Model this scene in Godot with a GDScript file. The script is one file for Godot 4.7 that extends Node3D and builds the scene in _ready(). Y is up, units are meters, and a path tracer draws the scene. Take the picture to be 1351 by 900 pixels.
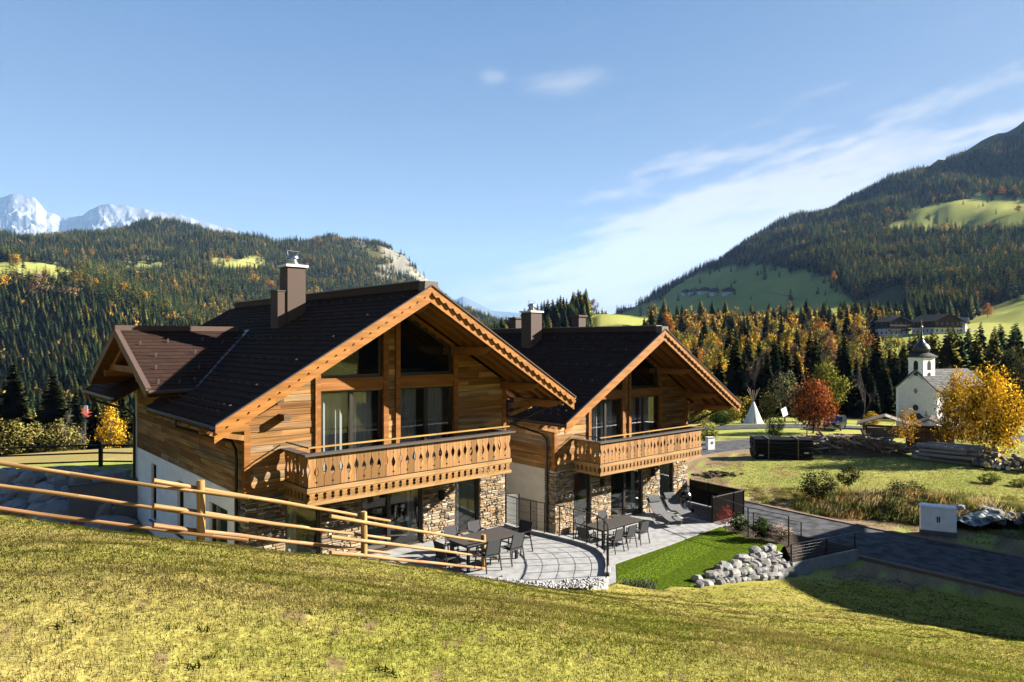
extends Node3D
# An alpine hamlet in autumn: two timber chalets below a grass slope, a road, a field with wood piles, a church, and wooded mountains.
# Camera at the origin looking along -z; "D" below is the distance ahead (-z), X to the side, y up, metres.

const F := 900.0                      # focal length for a 1351 x 900 frame
var rng := RandomNumberGenerator.new()
var M := {}                           # materials
var used := {}                        # names taken by top-level things
var nz := FastNoiseLite.new()

class MB:                             # collects triangles for one mesh
	var v := PackedVector3Array()
	var n := PackedVector3Array()
	var c := PackedColorArray()
	var t := PackedVector2Array()
	var off := Vector2.ZERO
	func tri(a: Vector3, b: Vector3, d: Vector3, col := Color.WHITE) -> void:      # counter-clockwise seen from outside
		var nn := (b - a).cross(d - a).normalized()
		v.append(a); v.append(d); v.append(b)
		for i in 3:
			n.append(nn); c.append(col)
		t.append(off); t.append(off + Vector2(0, a.distance_to(d))); t.append(off + Vector2(a.distance_to(b), 0))
	func trin(a: Vector3, b: Vector3, d: Vector3, na: Vector3, nb: Vector3, nd: Vector3, col: Color) -> void:
		v.append(a); v.append(d); v.append(b)
		n.append(na); n.append(nd); n.append(nb)
		for i in 3:
			c.append(col); t.append(Vector2(v[v.size() - 1].x, v[v.size() - 1].y))
	func quad(a: Vector3, b: Vector3, d: Vector3, e: Vector3, col := Color.WHITE) -> void:
		var nn := (d - a).cross(e - b).normalized()
		var lu := a.distance_to(b)
		var lv := a.distance_to(e)
		v.append(a); v.append(d); v.append(b); v.append(a); v.append(e); v.append(d)
		for i in 6:
			n.append(nn); c.append(col)
		var o := off
		t.append(o); t.append(o + Vector2(lu, lv)); t.append(o + Vector2(lu, 0)); t.append(o); t.append(o + Vector2(0, lv)); t.append(o + Vector2(lu, lv))
	func hexa(p: Array, col := Color.WHITE) -> void:          # 8 corners: bottom 0..3 counter-clockwise from above, top 4..7
		quad(p[0], p[1], p[5], p[4], col); quad(p[1], p[2], p[6], p[5], col)
		quad(p[2], p[3], p[7], p[6], col); quad(p[3], p[0], p[4], p[7], col)
		quad(p[4], p[5], p[6], p[7], col); quad(p[3], p[2], p[1], p[0], col)
	func box(ce: Vector3, s: Vector3, b := Basis.IDENTITY, col := Color.WHITE) -> void:
		var x := b.x * s.x * .5
		var y := b.y * s.y * .5
		var z := b.z * s.z * .5
		hexa([ce - x - y + z, ce + x - y + z, ce + x - y - z, ce - x - y - z, ce - x + y + z, ce + x + y + z, ce + x + y - z, ce - x + y - z], col)
	func span(lo: Vector3, hi: Vector3, col := Color.WHITE) -> void:
		box((lo + hi) * .5, hi - lo, Basis.IDENTITY, col)
	func beam(a: Vector3, b: Vector3, w: float, h: float, up := Vector3.UP, col := Color.WHITE) -> void:    # square bar from a to b
		var z := (b - a).normalized()
		var x := up.cross(z).normalized()
		if x.length() < .5:
			x = Vector3.RIGHT.cross(z).normalized()
		var y := z.cross(x)
		box((a + b) * .5, Vector3(w, h, a.distance_to(b)), Basis(x, y, z), col)
	func prism(poly: PackedVector2Array, z0: float, z1: float, xf := Transform3D.IDENTITY, col := Color.WHITE) -> void:   # outline counter-clockwise in x, y
		var m := poly.size()
		for i in m:
			var p := poly[i]
			var q := poly[(i + 1) % m]
			quad(xf * Vector3(p.x, p.y, z1), xf * Vector3(p.x, p.y, z0), xf * Vector3(q.x, q.y, z0), xf * Vector3(q.x, q.y, z1), col)
		var ix := Geometry2D.triangulate_polygon(poly)
		for i in range(0, ix.size(), 3):
			var a := poly[ix[i]]
			var b := poly[ix[i + 1]]
			var d := poly[ix[i + 2]]
			if (b - a).cross(d - a) < 0.0:
				var k := b
				b = d
				d = k
			var s := v.size()
			tri(xf * Vector3(a.x, a.y, z1), xf * Vector3(b.x, b.y, z1), xf * Vector3(d.x, d.y, z1), col)
			t[s] = a + off; t[s + 1] = d + off; t[s + 2] = b + off
			tri(xf * Vector3(a.x, a.y, z0), xf * Vector3(d.x, d.y, z0), xf * Vector3(b.x, b.y, z0), col)
			t[s + 3] = a; t[s + 4] = b; t[s + 5] = d
	func tube(pts: Array, rads: Array, sides := 6, col := Color.WHITE, caps := true) -> void:
		var rings := []
		var m := pts.size()
		var last := Vector3.ZERO
		for i in m:
			var dir: Vector3 = (pts[mini(i + 1, m - 1)] - pts[maxi(i - 1, 0)]).normalized()
			var x := (last if last != Vector3.ZERO else (Vector3.RIGHT if absf(dir.x) < .8 else Vector3.UP))
			x = (x - dir * x.dot(dir)).normalized()
			last = x
			var y := dir.cross(x)
			var ring := PackedVector3Array()
			for k in sides:
				var a := TAU * k / sides
				ring.append(x * cos(a) + y * sin(a))
			rings.append(ring)
		var along := 0.0
		for i in m - 1:
			var seg: float = pts[i].distance_to(pts[i + 1])
			for k in sides:
				var k2 := (k + 1) % sides
				var r0: float = rads[i]
				var r1: float = rads[i + 1]
				var a: Vector3 = pts[i] + rings[i][k] * r0
				var b: Vector3 = pts[i] + rings[i][k2] * r0
				var d: Vector3 = pts[i + 1] + rings[i + 1][k2] * r1
				var e: Vector3 = pts[i + 1] + rings[i + 1][k] * r1
				v.append(a); v.append(d); v.append(b); v.append(a); v.append(e); v.append(d)
				n.append(rings[i][k]); n.append(rings[i + 1][k2]); n.append(rings[i][k2]); n.append(rings[i][k]); n.append(rings[i + 1][k]); n.append(rings[i + 1][k2])
				var u0 := off.y + TAU * r0 * k / sides
				var u1 := off.y + TAU * r0 * (k + 1) / sides
				var w0 := off.x + along
				var w1 := w0 + seg
				t.append(Vector2(w0, u0)); t.append(Vector2(w1, u1)); t.append(Vector2(w0, u1)); t.append(Vector2(w0, u0)); t.append(Vector2(w1, u0)); t.append(Vector2(w1, u1))
				for j in 6:
					c.append(col)
			along += seg
		if caps:
			for k in range(1, sides - 1):
				tri(pts[0] + rings[0][0] * rads[0], pts[0] + rings[0][k + 1] * rads[0], pts[0] + rings[0][k] * rads[0], col)
				tri(pts[m - 1] + rings[m - 1][0] * rads[m - 1], pts[m - 1] + rings[m - 1][k] * rads[m - 1], pts[m - 1] + rings[m - 1][k + 1] * rads[m - 1], col)
	func rod(a: Vector3, b: Vector3, r: float, sides := 6, col := Color.WHITE, r2 := -1.0) -> void:
		tube([a, b], [r, r if r2 < 0.0 else r2], sides, col)
	func lathe(prof: Array, sides := 16, at := Vector3.ZERO, col := Color.WHITE, tw := 0.0) -> void:       # prof: [radius, height] from bottom to top
		for i in prof.size() - 1:
			var p: Array = prof[i]
			var q: Array = prof[i + 1]
			var sl := Vector2(q[1] - p[1], p[0] - q[0]).normalized()
			for k in sides:
				var a0 := TAU * k / sides + tw
				var a1 := TAU * (k + 1) / sides + tw
				var d0 := Vector3(cos(a0), 0, -sin(a0))
				var d1 := Vector3(cos(a1), 0, -sin(a1))
				var n0 := (d0 * sl.x + Vector3.UP * sl.y).normalized()
				var n1 := (d1 * sl.x + Vector3.UP * sl.y).normalized()
				var yp := Vector3.UP * float(p[1])
				var yq := Vector3.UP * float(q[1])
				trin(at + d0 * p[0] + yp, at + d1 * p[0] + yp, at + d1 * q[0] + yq, n0, n1, n1, col)
				trin(at + d0 * p[0] + yp, at + d1 * q[0] + yq, at + d0 * q[0] + yq, n0, n1, n0, col)
	func mesh() -> ArrayMesh:
		var a := []
		a.resize(Mesh.ARRAY_MAX)
		a[Mesh.ARRAY_VERTEX] = v; a[Mesh.ARRAY_NORMAL] = n; a[Mesh.ARRAY_COLOR] = c; a[Mesh.ARRAY_TEX_UV] = t
		var m := ArrayMesh.new()
		m.add_surface_from_arrays(Mesh.PRIMITIVE_TRIANGLES, a)
		return m

func put(called: String, what, mat: Material, parent: Node = self, kind := "") -> MeshInstance3D:
	var o := MeshInstance3D.new()
	o.name = called
	o.mesh = what.mesh() if what is MB else what
	o.material_override = mat
	parent.add_child(o, true)
	if kind:
		o.set_meta("kind", kind)
	return o

func numbered(called: String) -> String:
	var k: int = used.get(called, -1) + 1
	used[called] = k
	return called if k == 0 else "%s_%03d" % [called, k]

func tag(o: Node, label: String, category: String, group := "") -> Node:
	o.set_meta("label", label)
	o.set_meta("category", category)
	if group:
		o.set_meta("group", group)
	return o

func thing(called: String, label: String, category: String, at := Vector3.ZERO, turn := 0.0, group := "") -> Node3D:
	var o := Node3D.new()
	o.name = numbered(called)
	add_child(o)
	o.position = at
	o.rotation.y = turn
	tag(o, label, category, group)
	return o

func structure(called: String, what, mat: Material, label := "", category := "") -> MeshInstance3D:
	var o := put(numbered(called), what, mat, self, "structure")
	if label:
		tag(o, label, category)
	return o

func stuff(called: String, label: String, category: String, what: Mesh, mat: Material, xf: Array, cols: Array, group := "") -> void:      # one uncountable mass
	if xf.is_empty():
		return
	var mm := MultiMesh.new()
	mm.transform_format = MultiMesh.TRANSFORM_3D
	mm.use_colors = true
	mm.mesh = what
	mm.instance_count = xf.size()
	for i in xf.size():
		mm.set_instance_transform(i, xf[i])
		mm.set_instance_color(i, cols[i])
	var o := MultiMeshInstance3D.new()
	o.name = numbered(called)
	o.multimesh = mm
	o.material_override = mat
	add_child(o)
	o.set_meta("kind", "stuff")
	tag(o, label, category, group)

const K := .46                         # all base colours sit this far below the paint chart
func toned(c: Color) -> Color:
	var l := c.srgb_to_linear()
	return Color(l.r * K, l.g * K, l.b * K).linear_to_srgb()

func lin(r: float, g: float, b: float) -> Color:                 # a linear (real-world) colour for a material
	return Color(r, g, b).linear_to_srgb()

func mat(col: Color, rough := .8, metal := 0.0) -> StandardMaterial3D:
	var m := StandardMaterial3D.new()
	m.albedo_color = toned(col)
	m.roughness = rough
	m.metallic = metal
	m.metallic_specular = .5 if metal > 0.0 or rough < .45 else .25
	m.vertex_color_use_as_albedo = true
	return m

func noise_tex(freq: float, stops: Array, octaves := 4, size := 512, sd := 1, warp := 0.0) -> NoiseTexture2D:
	var f := FastNoiseLite.new()
	f.noise_type = FastNoiseLite.TYPE_SIMPLEX_SMOOTH
	f.frequency = freq
	f.fractal_octaves = octaves
	f.seed = sd
	if warp > 0.0:
		f.domain_warp_enabled = true
		f.domain_warp_amplitude = warp
	var t := NoiseTexture2D.new()
	t.width = size
	t.height = size
	t.seamless = true
	t.noise = f
	var g := Gradient.new()
	g.offsets = PackedFloat32Array(stops.map(func(s): return s[0]))
	g.colors = PackedColorArray(stops.map(func(s): return s[1]))
	t.color_ramp = g
	return t

func grey(x: float) -> Color:
	return Color(x, x, x)

func tri_map(m: StandardMaterial3D, tex: Texture2D, scale: float, bump: Texture2D = null, depth := 1.0, world := true) -> StandardMaterial3D:
	m.albedo_texture = tex
	m.uv1_triplanar = true
	m.uv1_world_triplanar = world
	m.uv1_scale = Vector3.ONE * scale
	if bump:
		m.heightmap_enabled = true
		m.heightmap_texture = bump
		m.heightmap_scale = depth
	return m

func wood_image(sd: int, contrast: float) -> ImageTexture:       # boards' grain, running along u
	var f := FastNoiseLite.new()
	f.seed = sd
	f.frequency = .02
	f.fractal_octaves = 4
	var k := FastNoiseLite.new()
	k.seed = sd + 7
	k.frequency = .012
	k.fractal_octaves = 2
	var w := 512
	var h := 256
	var im := Image.create(w, h, false, Image.FORMAT_RGB8)
	var cell := FastNoiseLite.new()
	cell.noise_type = FastNoiseLite.TYPE_CELLULAR
	cell.frequency = .022
	cell.seed = sd + 3
	for y in h:
		for x in w:
			var a := k.get_noise_2d(x * .12, y * 1.1)
			var g := f.get_noise_2d(x * .10, y * 7.0 + a * 22.0)
			var kn := smoothstep(-.93, -.985, cell.get_noise_2d(x * .5, y * 1.4))
			var s := clampf(.86 + contrast * (g * .55 + a * .5) - kn * .45, .12, 1.0)
			im.set_pixel(x, y, Color(s, s * (.97 + .06 * g), s * (.93 + .10 * a)))
	im.generate_mipmaps()
	return ImageTexture.create_from_image(im)

func make_materials() -> void:
	var grain := wood_image(3, .55)
	var grain_soft := wood_image(11, .3)
	M.siding = mat(Color.WHITE, .75)
	M.siding.albedo_texture = grain
	M.siding.uv1_scale = Vector3(.42, 1.3, 1)
	M.siding.heightmap_enabled = true
	M.siding.heightmap_texture = grain
	M.siding.heightmap_scale = .25
	M.timber = mat(Color.WHITE, .65)
	M.timber.albedo_texture = grain_soft
	M.timber.uv1_scale = Vector3(.5, 1.6, 1)
	M.pole = mat(Color.WHITE, .7)
	M.pole.albedo_texture = grain
	M.pole.uv1_scale = Vector3(.5, 2.2, 1)
	M.plain = mat(Color.WHITE, .8)
	M.rough = tri_map(mat(Color.WHITE, .95), noise_tex(.05, [[0.0, grey(.72)], [1.0, grey(1.0)]], 5, 256, 4), .6, noise_tex(.08, [[0.0, grey(0)], [1.0, grey(1)]], 5, 256, 5), 1.5)
	M.stone = tri_map(mat(Color.WHITE, .9), noise_tex(.03, [[0.0, grey(.6)], [.5, grey(.9)], [1.0, grey(1.0)]], 5, 512, 14), 1.6, noise_tex(.05, [[0.0, grey(0)], [1.0, grey(1)]], 5, 512, 15), 2.0)
	M.plaster = tri_map(mat(Color.WHITE, .9), noise_tex(.02, [[0.0, grey(.9)], [1.0, grey(1.0)]], 5, 256, 24), .35, noise_tex(.2, [[0.0, grey(0)], [1.0, grey(1)]], 3, 256, 25), .3)
	M.tile = mat(lin(.060, .037, .030), .8)
	M.tile.metallic_specular = .1
	M.dark_metal = mat(lin(.022, .020, .020), .42, .5)
	M.black = mat(lin(.012, .012, .013), .5)
	M.steel = mat(lin(.62, .64, .66), .28, 1.0)
	M.sheet = mat(lin(.11, .078, .062), .7)
	M.glass = StandardMaterial3D.new()
	M.glass.albedo_color = Color(.10, .13, .13, .12)
	M.glass.transparency = BaseMaterial3D.TRANSPARENCY_ALPHA
	M.glass.roughness = .02
	M.glass.metallic_specular = .75
	M.curtain = mat(lin(.46, .49, .50), .95)
	M.curtain.backlight_enabled = true
	M.curtain.backlight = Color(.5, .5, .48)
	M.concrete = tri_map(mat(lin(.50, .505, .505), .9), noise_tex(.02, [[0.0, grey(.78)], [.5, grey(.93)], [1.0, grey(1.0)]], 6, 512, 34), .22, noise_tex(.2, [[0.0, grey(0)], [1.0, grey(1)]], 4, 512, 35), .4)
	M.asphalt = tri_map(mat(lin(.125, .128, .137), .85), noise_tex(.012, [[0.0, grey(.5)], [.45, grey(.78)], [.55, grey(.9)], [1.0, grey(1.0)]], 7, 1024, 44), .11, noise_tex(.3, [[0.0, grey(0)], [1.0, grey(1)]], 3, 512, 45), .6)
	M.ground = tri_map(mat(Color.WHITE, 1.0), noise_tex(.035, [[0.0, Color(.66, .62, .55)], [.45, Color(.9, .89, .82)], [.7, Color(1, 1, .93)], [1.0, Color(1, .95, .84)]], 6, 1024, 54, 20.0), .21, noise_tex(.1, [[0.0, grey(0)], [1.0, grey(1)]], 5, 512, 55), 1.0)
	M.ground.specular_mode = BaseMaterial3D.SPECULAR_DISABLED
	M.soil = tri_map(mat(lin(.13, .095, .07), 1.0), noise_tex(.05, [[0.0, grey(.4)], [1.0, grey(1.0)]], 6, 512, 64), .4, noise_tex(.1, [[0.0, grey(0)], [1.0, grey(1)]], 6, 512, 65), 5.0)
	M.leaf = mat(Color.WHITE, .8)
	M.leaf.specular_mode = BaseMaterial3D.SPECULAR_DISABLED
	M.leaf.backlight_enabled = true
	M.leaf.backlight = Color(.55, .55, .5)
	M.blade = mat(Color.WHITE, .8)
	M.blade.specular_mode = BaseMaterial3D.SPECULAR_DISABLED
	M.blade.backlight_enabled = true
	M.blade.backlight = Color(.9, .9, .82)
	M.needle = mat(Color.WHITE, .85)
	M.needle.specular_mode = BaseMaterial3D.SPECULAR_DISABLED
	M.bark = tri_map(mat(Color.WHITE, .95), noise_tex(.06, [[0.0, grey(.5)], [1.0, grey(1.0)]], 5, 256, 74), 1.3, noise_tex(.1, [[0.0, grey(0)], [1.0, grey(1)]], 4, 256, 75), 1.5)
	M.canvas = mat(lin(1, 1, .97), .95)
	M.canvas.backlight_enabled = true
	M.canvas.backlight = Color(.25, .25, .23)
	M.sling = mat(lin(.07, .073, .078), .9)
	M.paint = mat(Color.WHITE, .35)
	M.white = M.plaster.duplicate()
	M.white.albedo_color = lin(.78, .78, .78)
	M.rock = tri_map(mat(Color.WHITE, .95), noise_tex(.02, [[0.0, grey(.35)], [.4, grey(.7)], [1.0, grey(1.0)]], 6, 512, 84), .0022, noise_tex(.05, [[0.0, grey(0)], [1.0, grey(1)]], 6, 512, 85), 8.0)
# ---------------------------------------------------------------- camera, sky, sun
const SUN := Vector3(.905, .41, -.13)          # towards the sun: from the side, low autumn sun

func set_camera() -> void:
	var cam := Camera3D.new()
	cam.name = "camera"
	cam.fov = rad_to_deg(2.0 * atan(450.0 / F))
	cam.near = .05
	cam.far = 40000.0
	add_child(cam)
	cam.current = true

func sky_image() -> ImageTexture:
	var w := 2048
	var h := 1024
	var im := Image.create(w, h, false, Image.FORMAT_RGBF)
	var f := FastNoiseLite.new()
	f.seed = 21
	f.frequency = 1.0
	f.fractal_octaves = 6
	f.fractal_gain = .55
	var f2 := FastNoiseLite.new()
	f2.seed = 5
	f2.frequency = 1.0
	f2.fractal_octaves = 4
	var sun := SUN.normalized()
	for y in h:
		var el := 90.0 - 180.0 * (y + .5) / h
		if el < -1.0:
			im.fill_rect(Rect2i(0, y, w, h - y), Color(.20, .20, .17))
			break
		var se := sin(deg_to_rad(el))
		var ce := cos(deg_to_rad(el))
		var base_t := pow(clampf(1.0 - se, 0, 1), 2.6)
		for x in w:
			var az := 360.0 * (x + .5) / w
			if az > 180.0:
				az -= 360.0
			var ar := deg_to_rad(az)
			var dir := Vector3(sin(ar) * ce, se, -cos(ar) * ce)
			var col := Color(.04, .20, .555).lerp(Color(.56, .72, .86), base_t)
			var cs := dir.dot(sun)
			var glow := pow(maxf(cs, 0.0), 3.0) * .30 + pow(maxf(cs, 0.0), 24.0) * .6
			col = col + Color(.95, .93, .88) * glow
			if el < 62.0:
				# thin cirrus: streaks rising towards the sun side
				var sx := az * .045 + el * .03
				var sy := el * .17 - az * .035
				var n1 := f.get_noise_2d(sx * .9, sy * 2.1)
				var band := 0.0
				var top := 3.6 + 10.6 * smoothstep(-7.0, 20.0, az) + 1.5 * smoothstep(20.0, 60.0, az)
				var n2 := f2.get_noise_2d(sx * 1.7 + 4.0, sy * 2.0 - 9.0)
				band = smoothstep(top + 2.5, top - 3.5, el + n1 * 6.0 + n2 * 2.5 + f2.get_noise_2d(sx * 7.0, sy * 9.0) * 1.6) * smoothstep(-12.0, 3.0, az + n1 * 6.0) * (1.12 + .75 * n1 + .5 * n2)
				var small := smoothstep(1.0, .2, sqrt(pow((az - 5.2) / 4.6, 2) + pow((el - 20.6 - (az - 5.2) * .05) / 1.5, 2)) - n1 * .55) * (.5 + n2)
				small += smoothstep(1.0, .2, sqrt(pow((az + 1.6) / 1.4, 2) + pow((el - 21.2) / .6, 2)) - n1 * .5) * .45
				var veil := clampf(n1 * .9 + n2 * .5 - .28, 0, 1) * .35 * smoothstep(60.0, 30.0, el) * smoothstep(-40.0, 0.0, az)
				var low := smoothstep(5.2, 1.5, el) * clampf(.35 + f2.get_noise_2d(az * .05, el * 2.6) * 1.6, 0, 1) * .5
				var cl := clampf(band, 0, .96)
				col = col.lerp(Color(1.0, .97, .94), cl)
				col = col.lerp(Color(.98, .96, .94), clampf(small * .62 + veil * .5, 0, .75))
				col = col.lerp(Color(.52, .63, .78), clampf(low, 0, .6))
			im.set_pixel(x, y, col)
	return ImageTexture.create_from_image(im)

func set_light() -> void:
	var env := Environment.new()
	env.background_mode = Environment.BG_SKY
	var sky := Sky.new()
	var sm := PanoramaSkyMaterial.new()
	sm.panorama = sky_image()
	sky.sky_material = sm
	env.sky = sky
	env.background_energy_multiplier = .12
	env.tonemap_mode = Environment.TONE_MAPPER_LINEAR
	env.tonemap_exposure = 6.5
	env.sdfgi_enabled = true
	env.ssao_enabled = true
	env.ssil_enabled = true
	env.fog_enabled = true
	env.fog_density = 0.000026
	env.fog_light_color = Color(.62, .79, 1.0)
	var we := WorldEnvironment.new()
	we.name = "world_environment"
	we.environment = env
	add_child(we)
	var sun := DirectionalLight3D.new()
	sun.name = "sun"
	sun.light_energy = 1.6
	sun.light_color = Color(1.0, .965, .91)
	sun.light_angular_distance = .5
	sun.shadow_enabled = true
	add_child(sun)
	sun.look_at_from_position(SUN * 100.0, Vector3.ZERO, Vector3.UP)

# ---------------------------------------------------------------- terrain
# ground heights are known at these places: [X, D, y]
var ground_pts := []
const RINGS := 206
const LR0 := -.5
const DLR := .0445
var azs := PackedFloat32Array()
var hgt := PackedFloat32Array()               # [ring * azs.size() + az]
var tw := PackedFloat64Array()
var ta := PackedVector2Array()
const AZK := 1.25
var road_pts := [Vector3(33, -8.2, 12), Vector3(27, -8.6, 17.2), Vector3(21.6, -8.75, 22.9), Vector3(17.6, -8.8, 27.6), Vector3(14.4, -8.8, 31.3), Vector3(11.4, -8.85, 35.6), Vector3(8.9, -8.95, 40.5), Vector3(8.5, -9.0, 45.5), Vector3(9.9, -9.0, 50.5), Vector3(13.2, -9.0, 55), Vector3(18.5, -9.1, 59), Vector3(26, -9.25, 63), Vector3(38, -9.5, 67), Vector3(60, -9.9, 68)]     # x, y, D
const ROAD_W := 2.3

func A(u: float, v: float, d: float) -> void:
	ground_pts.append([(u - 675.5) / F * d, d, (450.0 - v) / F * d])

func P(x: float, d: float, y: float) -> void:
	ground_pts.append([x, d, y])

func terrain_points() -> void:
	# underfoot and behind the camera: the slope goes on up
	for k in 8:
		P(sin(k * TAU / 8) * .9, cos(k * TAU / 8) * .9, -1.74)
	P(0, -6, -1.0); P(-6, -6, -.3); P(6, -6, -1.8); P(0, -25, 3.0); P(-20, -15, 3.0); P(18, -15, -1.5); P(-120, -80, 22); P(60, -120, 18); P(-800, -500, 90); P(300, -900, 90); P(2000, -2500, 120); P(-2500, -2500, 150)
	P(10, 0, -3.2); P(-8, 0, -.7); P(22, 4, -6.0); P(-22, 4, -.8); P(60, 5, -9); P(-70, 10, -5); P(300, 20, -6); P(900, 50, 60); P(-300, 40, -18); P(-1000, 80, 70); P(2600, 300, 300); P(-2600, 300, 260)
	# the meadow slope in front
	P(-3, 3.2, -1.55); P(0, 4, -2.1); P(4, 5.3, -2.85); P(-7, 6.5, -1.9); P(-2, 8, -2.85); P(2, 8, -3.4); P(6, 8, -3.95)
	P(-9.6, 11.4, -2.85); P(-5.7, 12.4, -3.75); P(-3.4, 15.5, -5.05); P(-.85, 19.3, -6.72); P(0, 12, -4.3); P(4.2, 12, -4.9); P(9, 11.5, -5.2); P(3, 16, -6.04)
	P(2.6, 18.3, -6.74); P(6.4, 21.8, -7.9); P(10.1, 24.2, -8.42); P(11.7, 20, -7.85); P(10.7, 14.4, -6.35); P(15, 17, -7.7); P(17.5, 22.5, -8.75); P(13.6, 26.6, -8.78); P(22, 16, -8.2); P(30, 20, -8.4)
	# pits and pads round the chalets
	P(-8.3, 15.9, -6.0); P(-10.5, 18, -6.7); P(-12.5, 15, -5.0); P(-14, 18.5, -6.2); P(-17, 24, -6.9); P(-14.5, 27, -6.9); P(-20, 28, -6.0); P(-21, 33, -5.95); P(-13, 31, -6.2)
	P(-4, 27, -6.75); P(-.2, 22, -6.8); P(1.5, 26, -7.6); P(4, 24, -8.15); P(6, 30, -8.2); P(3, 36, -8.3); P(0, 42, -8.4); P(-10, 38, -7.0); P(9, 30, -8.3)
	A(150, 604, 40); A(40, 612, 36); A(150, 596, 60); A(40, 602, 62); A(150, 592, 82)
	# road side, field, hamlet
	P(13, 40, -8.95); P(11.5, 50, -9.05); P(20, 36, -8.85); P(24, 33, -8.8); P(30, 36, -8.85); P(25, 46, -9.0); P(36, 46, -9.05); P(17, 48, -9.0); P(24, 56, -9.05); P(32, 52, -9.05); P(45, 50, -9.3); P(60, 60, -9.8)
	P(30, 66, -9.4); P(35, 76, -9.7); A(995, 559, 86); A(950, 560, 84); A(1100, 558, 90); A(1215, 564, 95); A(1330, 560, 95); A(905, 565, 90); A(780, 570, 90); A(600, 580, 90); A(420, 590, 90)
	# the wooded dip behind the hamlet, then the slopes
	for u in [-250, 0, 200, 400]:
		A(u, 620, 160); A(u, 590, 240)
	for u in [600, 800]:
		A(u, 575, 160); A(u, 520, 260)
	for u in [950, 1100, 1250, 1400, 1650]:
		A(u, 545, 135); A(u, 503, 200)
	A(950, 462, 330); A(1100, 462, 330); A(800, 440, 330); A(700, 462, 330); A(780, 412, 390); A(720, 440, 430)
	A(1185, 444, 330); A(1255, 441, 335); A(1345, 442, 340); A(1200, 470, 240); A(1300, 474, 240); A(1351, 415, 520); A(1290, 428, 540); A(1351, 390, 620); A(1500, 390, 520); A(1650, 380, 560)
	A(1180, 425, 520); A(1050, 428, 560); A(930, 428, 560); A(760, 440, 700); A(870, 397, 1418); A(930, 418, 1029); A(930, 391, 1217); A(1000, 414, 885); A(1000, 390, 1003); A(1050, 410, 810); A(1050, 395, 870); A(1050, 360, 1046); A(1100, 405, 749); A(1100, 380, 836); A(1100, 368, 885); A(830, 412, 1484); A(1160, 372, 800)
	A(1290, 345, 900); A(1200, 350, 900); A(1351, 335, 900); A(1500, 330, 850); A(1500, 250, 1300); A(930, 357, 1575); A(1000, 352, 1273); A(1100, 330, 1150); A(1180, 300, 1300); A(1290, 272, 1300); A(1351, 262, 1300); A(1300, 302, 1080); A(1351, 300, 1050)
	A(860, 396, 1700); A(905, 370, 1800); A(960, 338, 1900); A(1050, 297, 2000); A(1150, 253, 2100); A(1250, 212, 2100); A(1351, 166, 2100); A(1500, 105, 2100); A(1700, 50, 2000)
	A(860, 440, 2800); A(960, 400, 3100); A(1100, 370, 3300); A(1250, 340, 3300); A(1351, 320, 3400); A(1600, 250, 3400)
	A(790, 436, 1100); A(790, 440, 2000); A(700, 447, 1100); A(700, 444, 2200); A(740, 446, 4200); A(640, 438, 3800)
	# the wooded mountain across the valley
	A(-250, 505, 420); A(0, 500, 420); A(150, 500, 420); A(300, 500, 440); A(450, 500, 450); A(580, 480, 600); A(30, 369, 680); A(100, 372, 700); A(-250, 370, 700); A(60, 350, 800); A(-200, 345, 900); A(130, 440, 560)
	A(250, 425, 800); A(400, 430, 850); A(520, 430, 900); A(190, 357, 1300); A(300, 352, 1400); A(80, 342, 1300); A(400, 375, 1450); A(500, 390, 1500); A(590, 420, 1500)
	A(-250, 312, 2000); A(0, 315, 2000); A(60, 318, 2000); A(110, 316, 2000); A(160, 308, 2020); A(210, 296, 2050); A(250, 306, 2080); A(285, 318, 2100); A(330, 328, 2200); A(400, 329, 2250); A(470, 318, 2300); A(520, 330, 2250); A(550, 356, 2200); A(575, 389, 2200); A(605, 413, 2300)
	A(0, 360, 3300); A(210, 350, 3400); A(330, 370, 3400); A(470, 370, 3500); A(560, 430, 3500); A(-300, 340, 3300)

func solve_terrain() -> void:
	var m := ground_pts.size()
	var n := m + 3
	ta.resize(m)
	for i in m:
		var g: Array = ground_pts[i]
		ta[i] = Vector2(atan2(g[0], g[1]) * AZK, log(maxf(.05, sqrt(g[0] * g[0] + g[1] * g[1]))))
	# a thin plate through the points, in angle and log distance; heights are scaled by distance so that far peaks do not ripple the lawn
	var rows := []
	for i in n:
		var r := PackedFloat64Array()
		r.resize(n + 1)
		rows.append(r)
	for i in m:
		for j in m:
			rows[i][j] = kern(ta[i].distance_squared_to(ta[j]))
		rows[i][i] += .0006
		rows[i][m] = 1.0; rows[i][m + 1] = ta[i].x; rows[i][m + 2] = ta[i].y
		rows[m][i] = 1.0; rows[m + 1][i] = ta[i].x; rows[m + 2][i] = ta[i].y
		rows[i][n] = ground_pts[i][2] / exp(ta[i].y)
	for k in n:
		var best := k
		for i in range(k + 1, n):
			if absf(rows[i][k]) > absf(rows[best][k]):
				best = i
		var sw: PackedFloat64Array = rows[k]
		rows[k] = rows[best]
		rows[best] = sw
		var rk: PackedFloat64Array = rows[k]
		for i in range(k + 1, n):
			var ri: PackedFloat64Array = rows[i]
			var q := ri[k] / rk[k]
			if q != 0.0:
				for j in range(k, n + 1):
					ri[j] -= q * rk[j]
				rows[i] = ri
	tw.resize(n)
	for k in range(n - 1, -1, -1):
		var s: float = rows[k][n]
		for j in range(k + 1, n):
			s -= rows[k][j] * tw[j]
		tw[k] = s / rows[k][k]

func kern(d2: float) -> float:
	return 0.0 if d2 < 1e-12 else .5 * d2 * log(d2)

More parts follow.
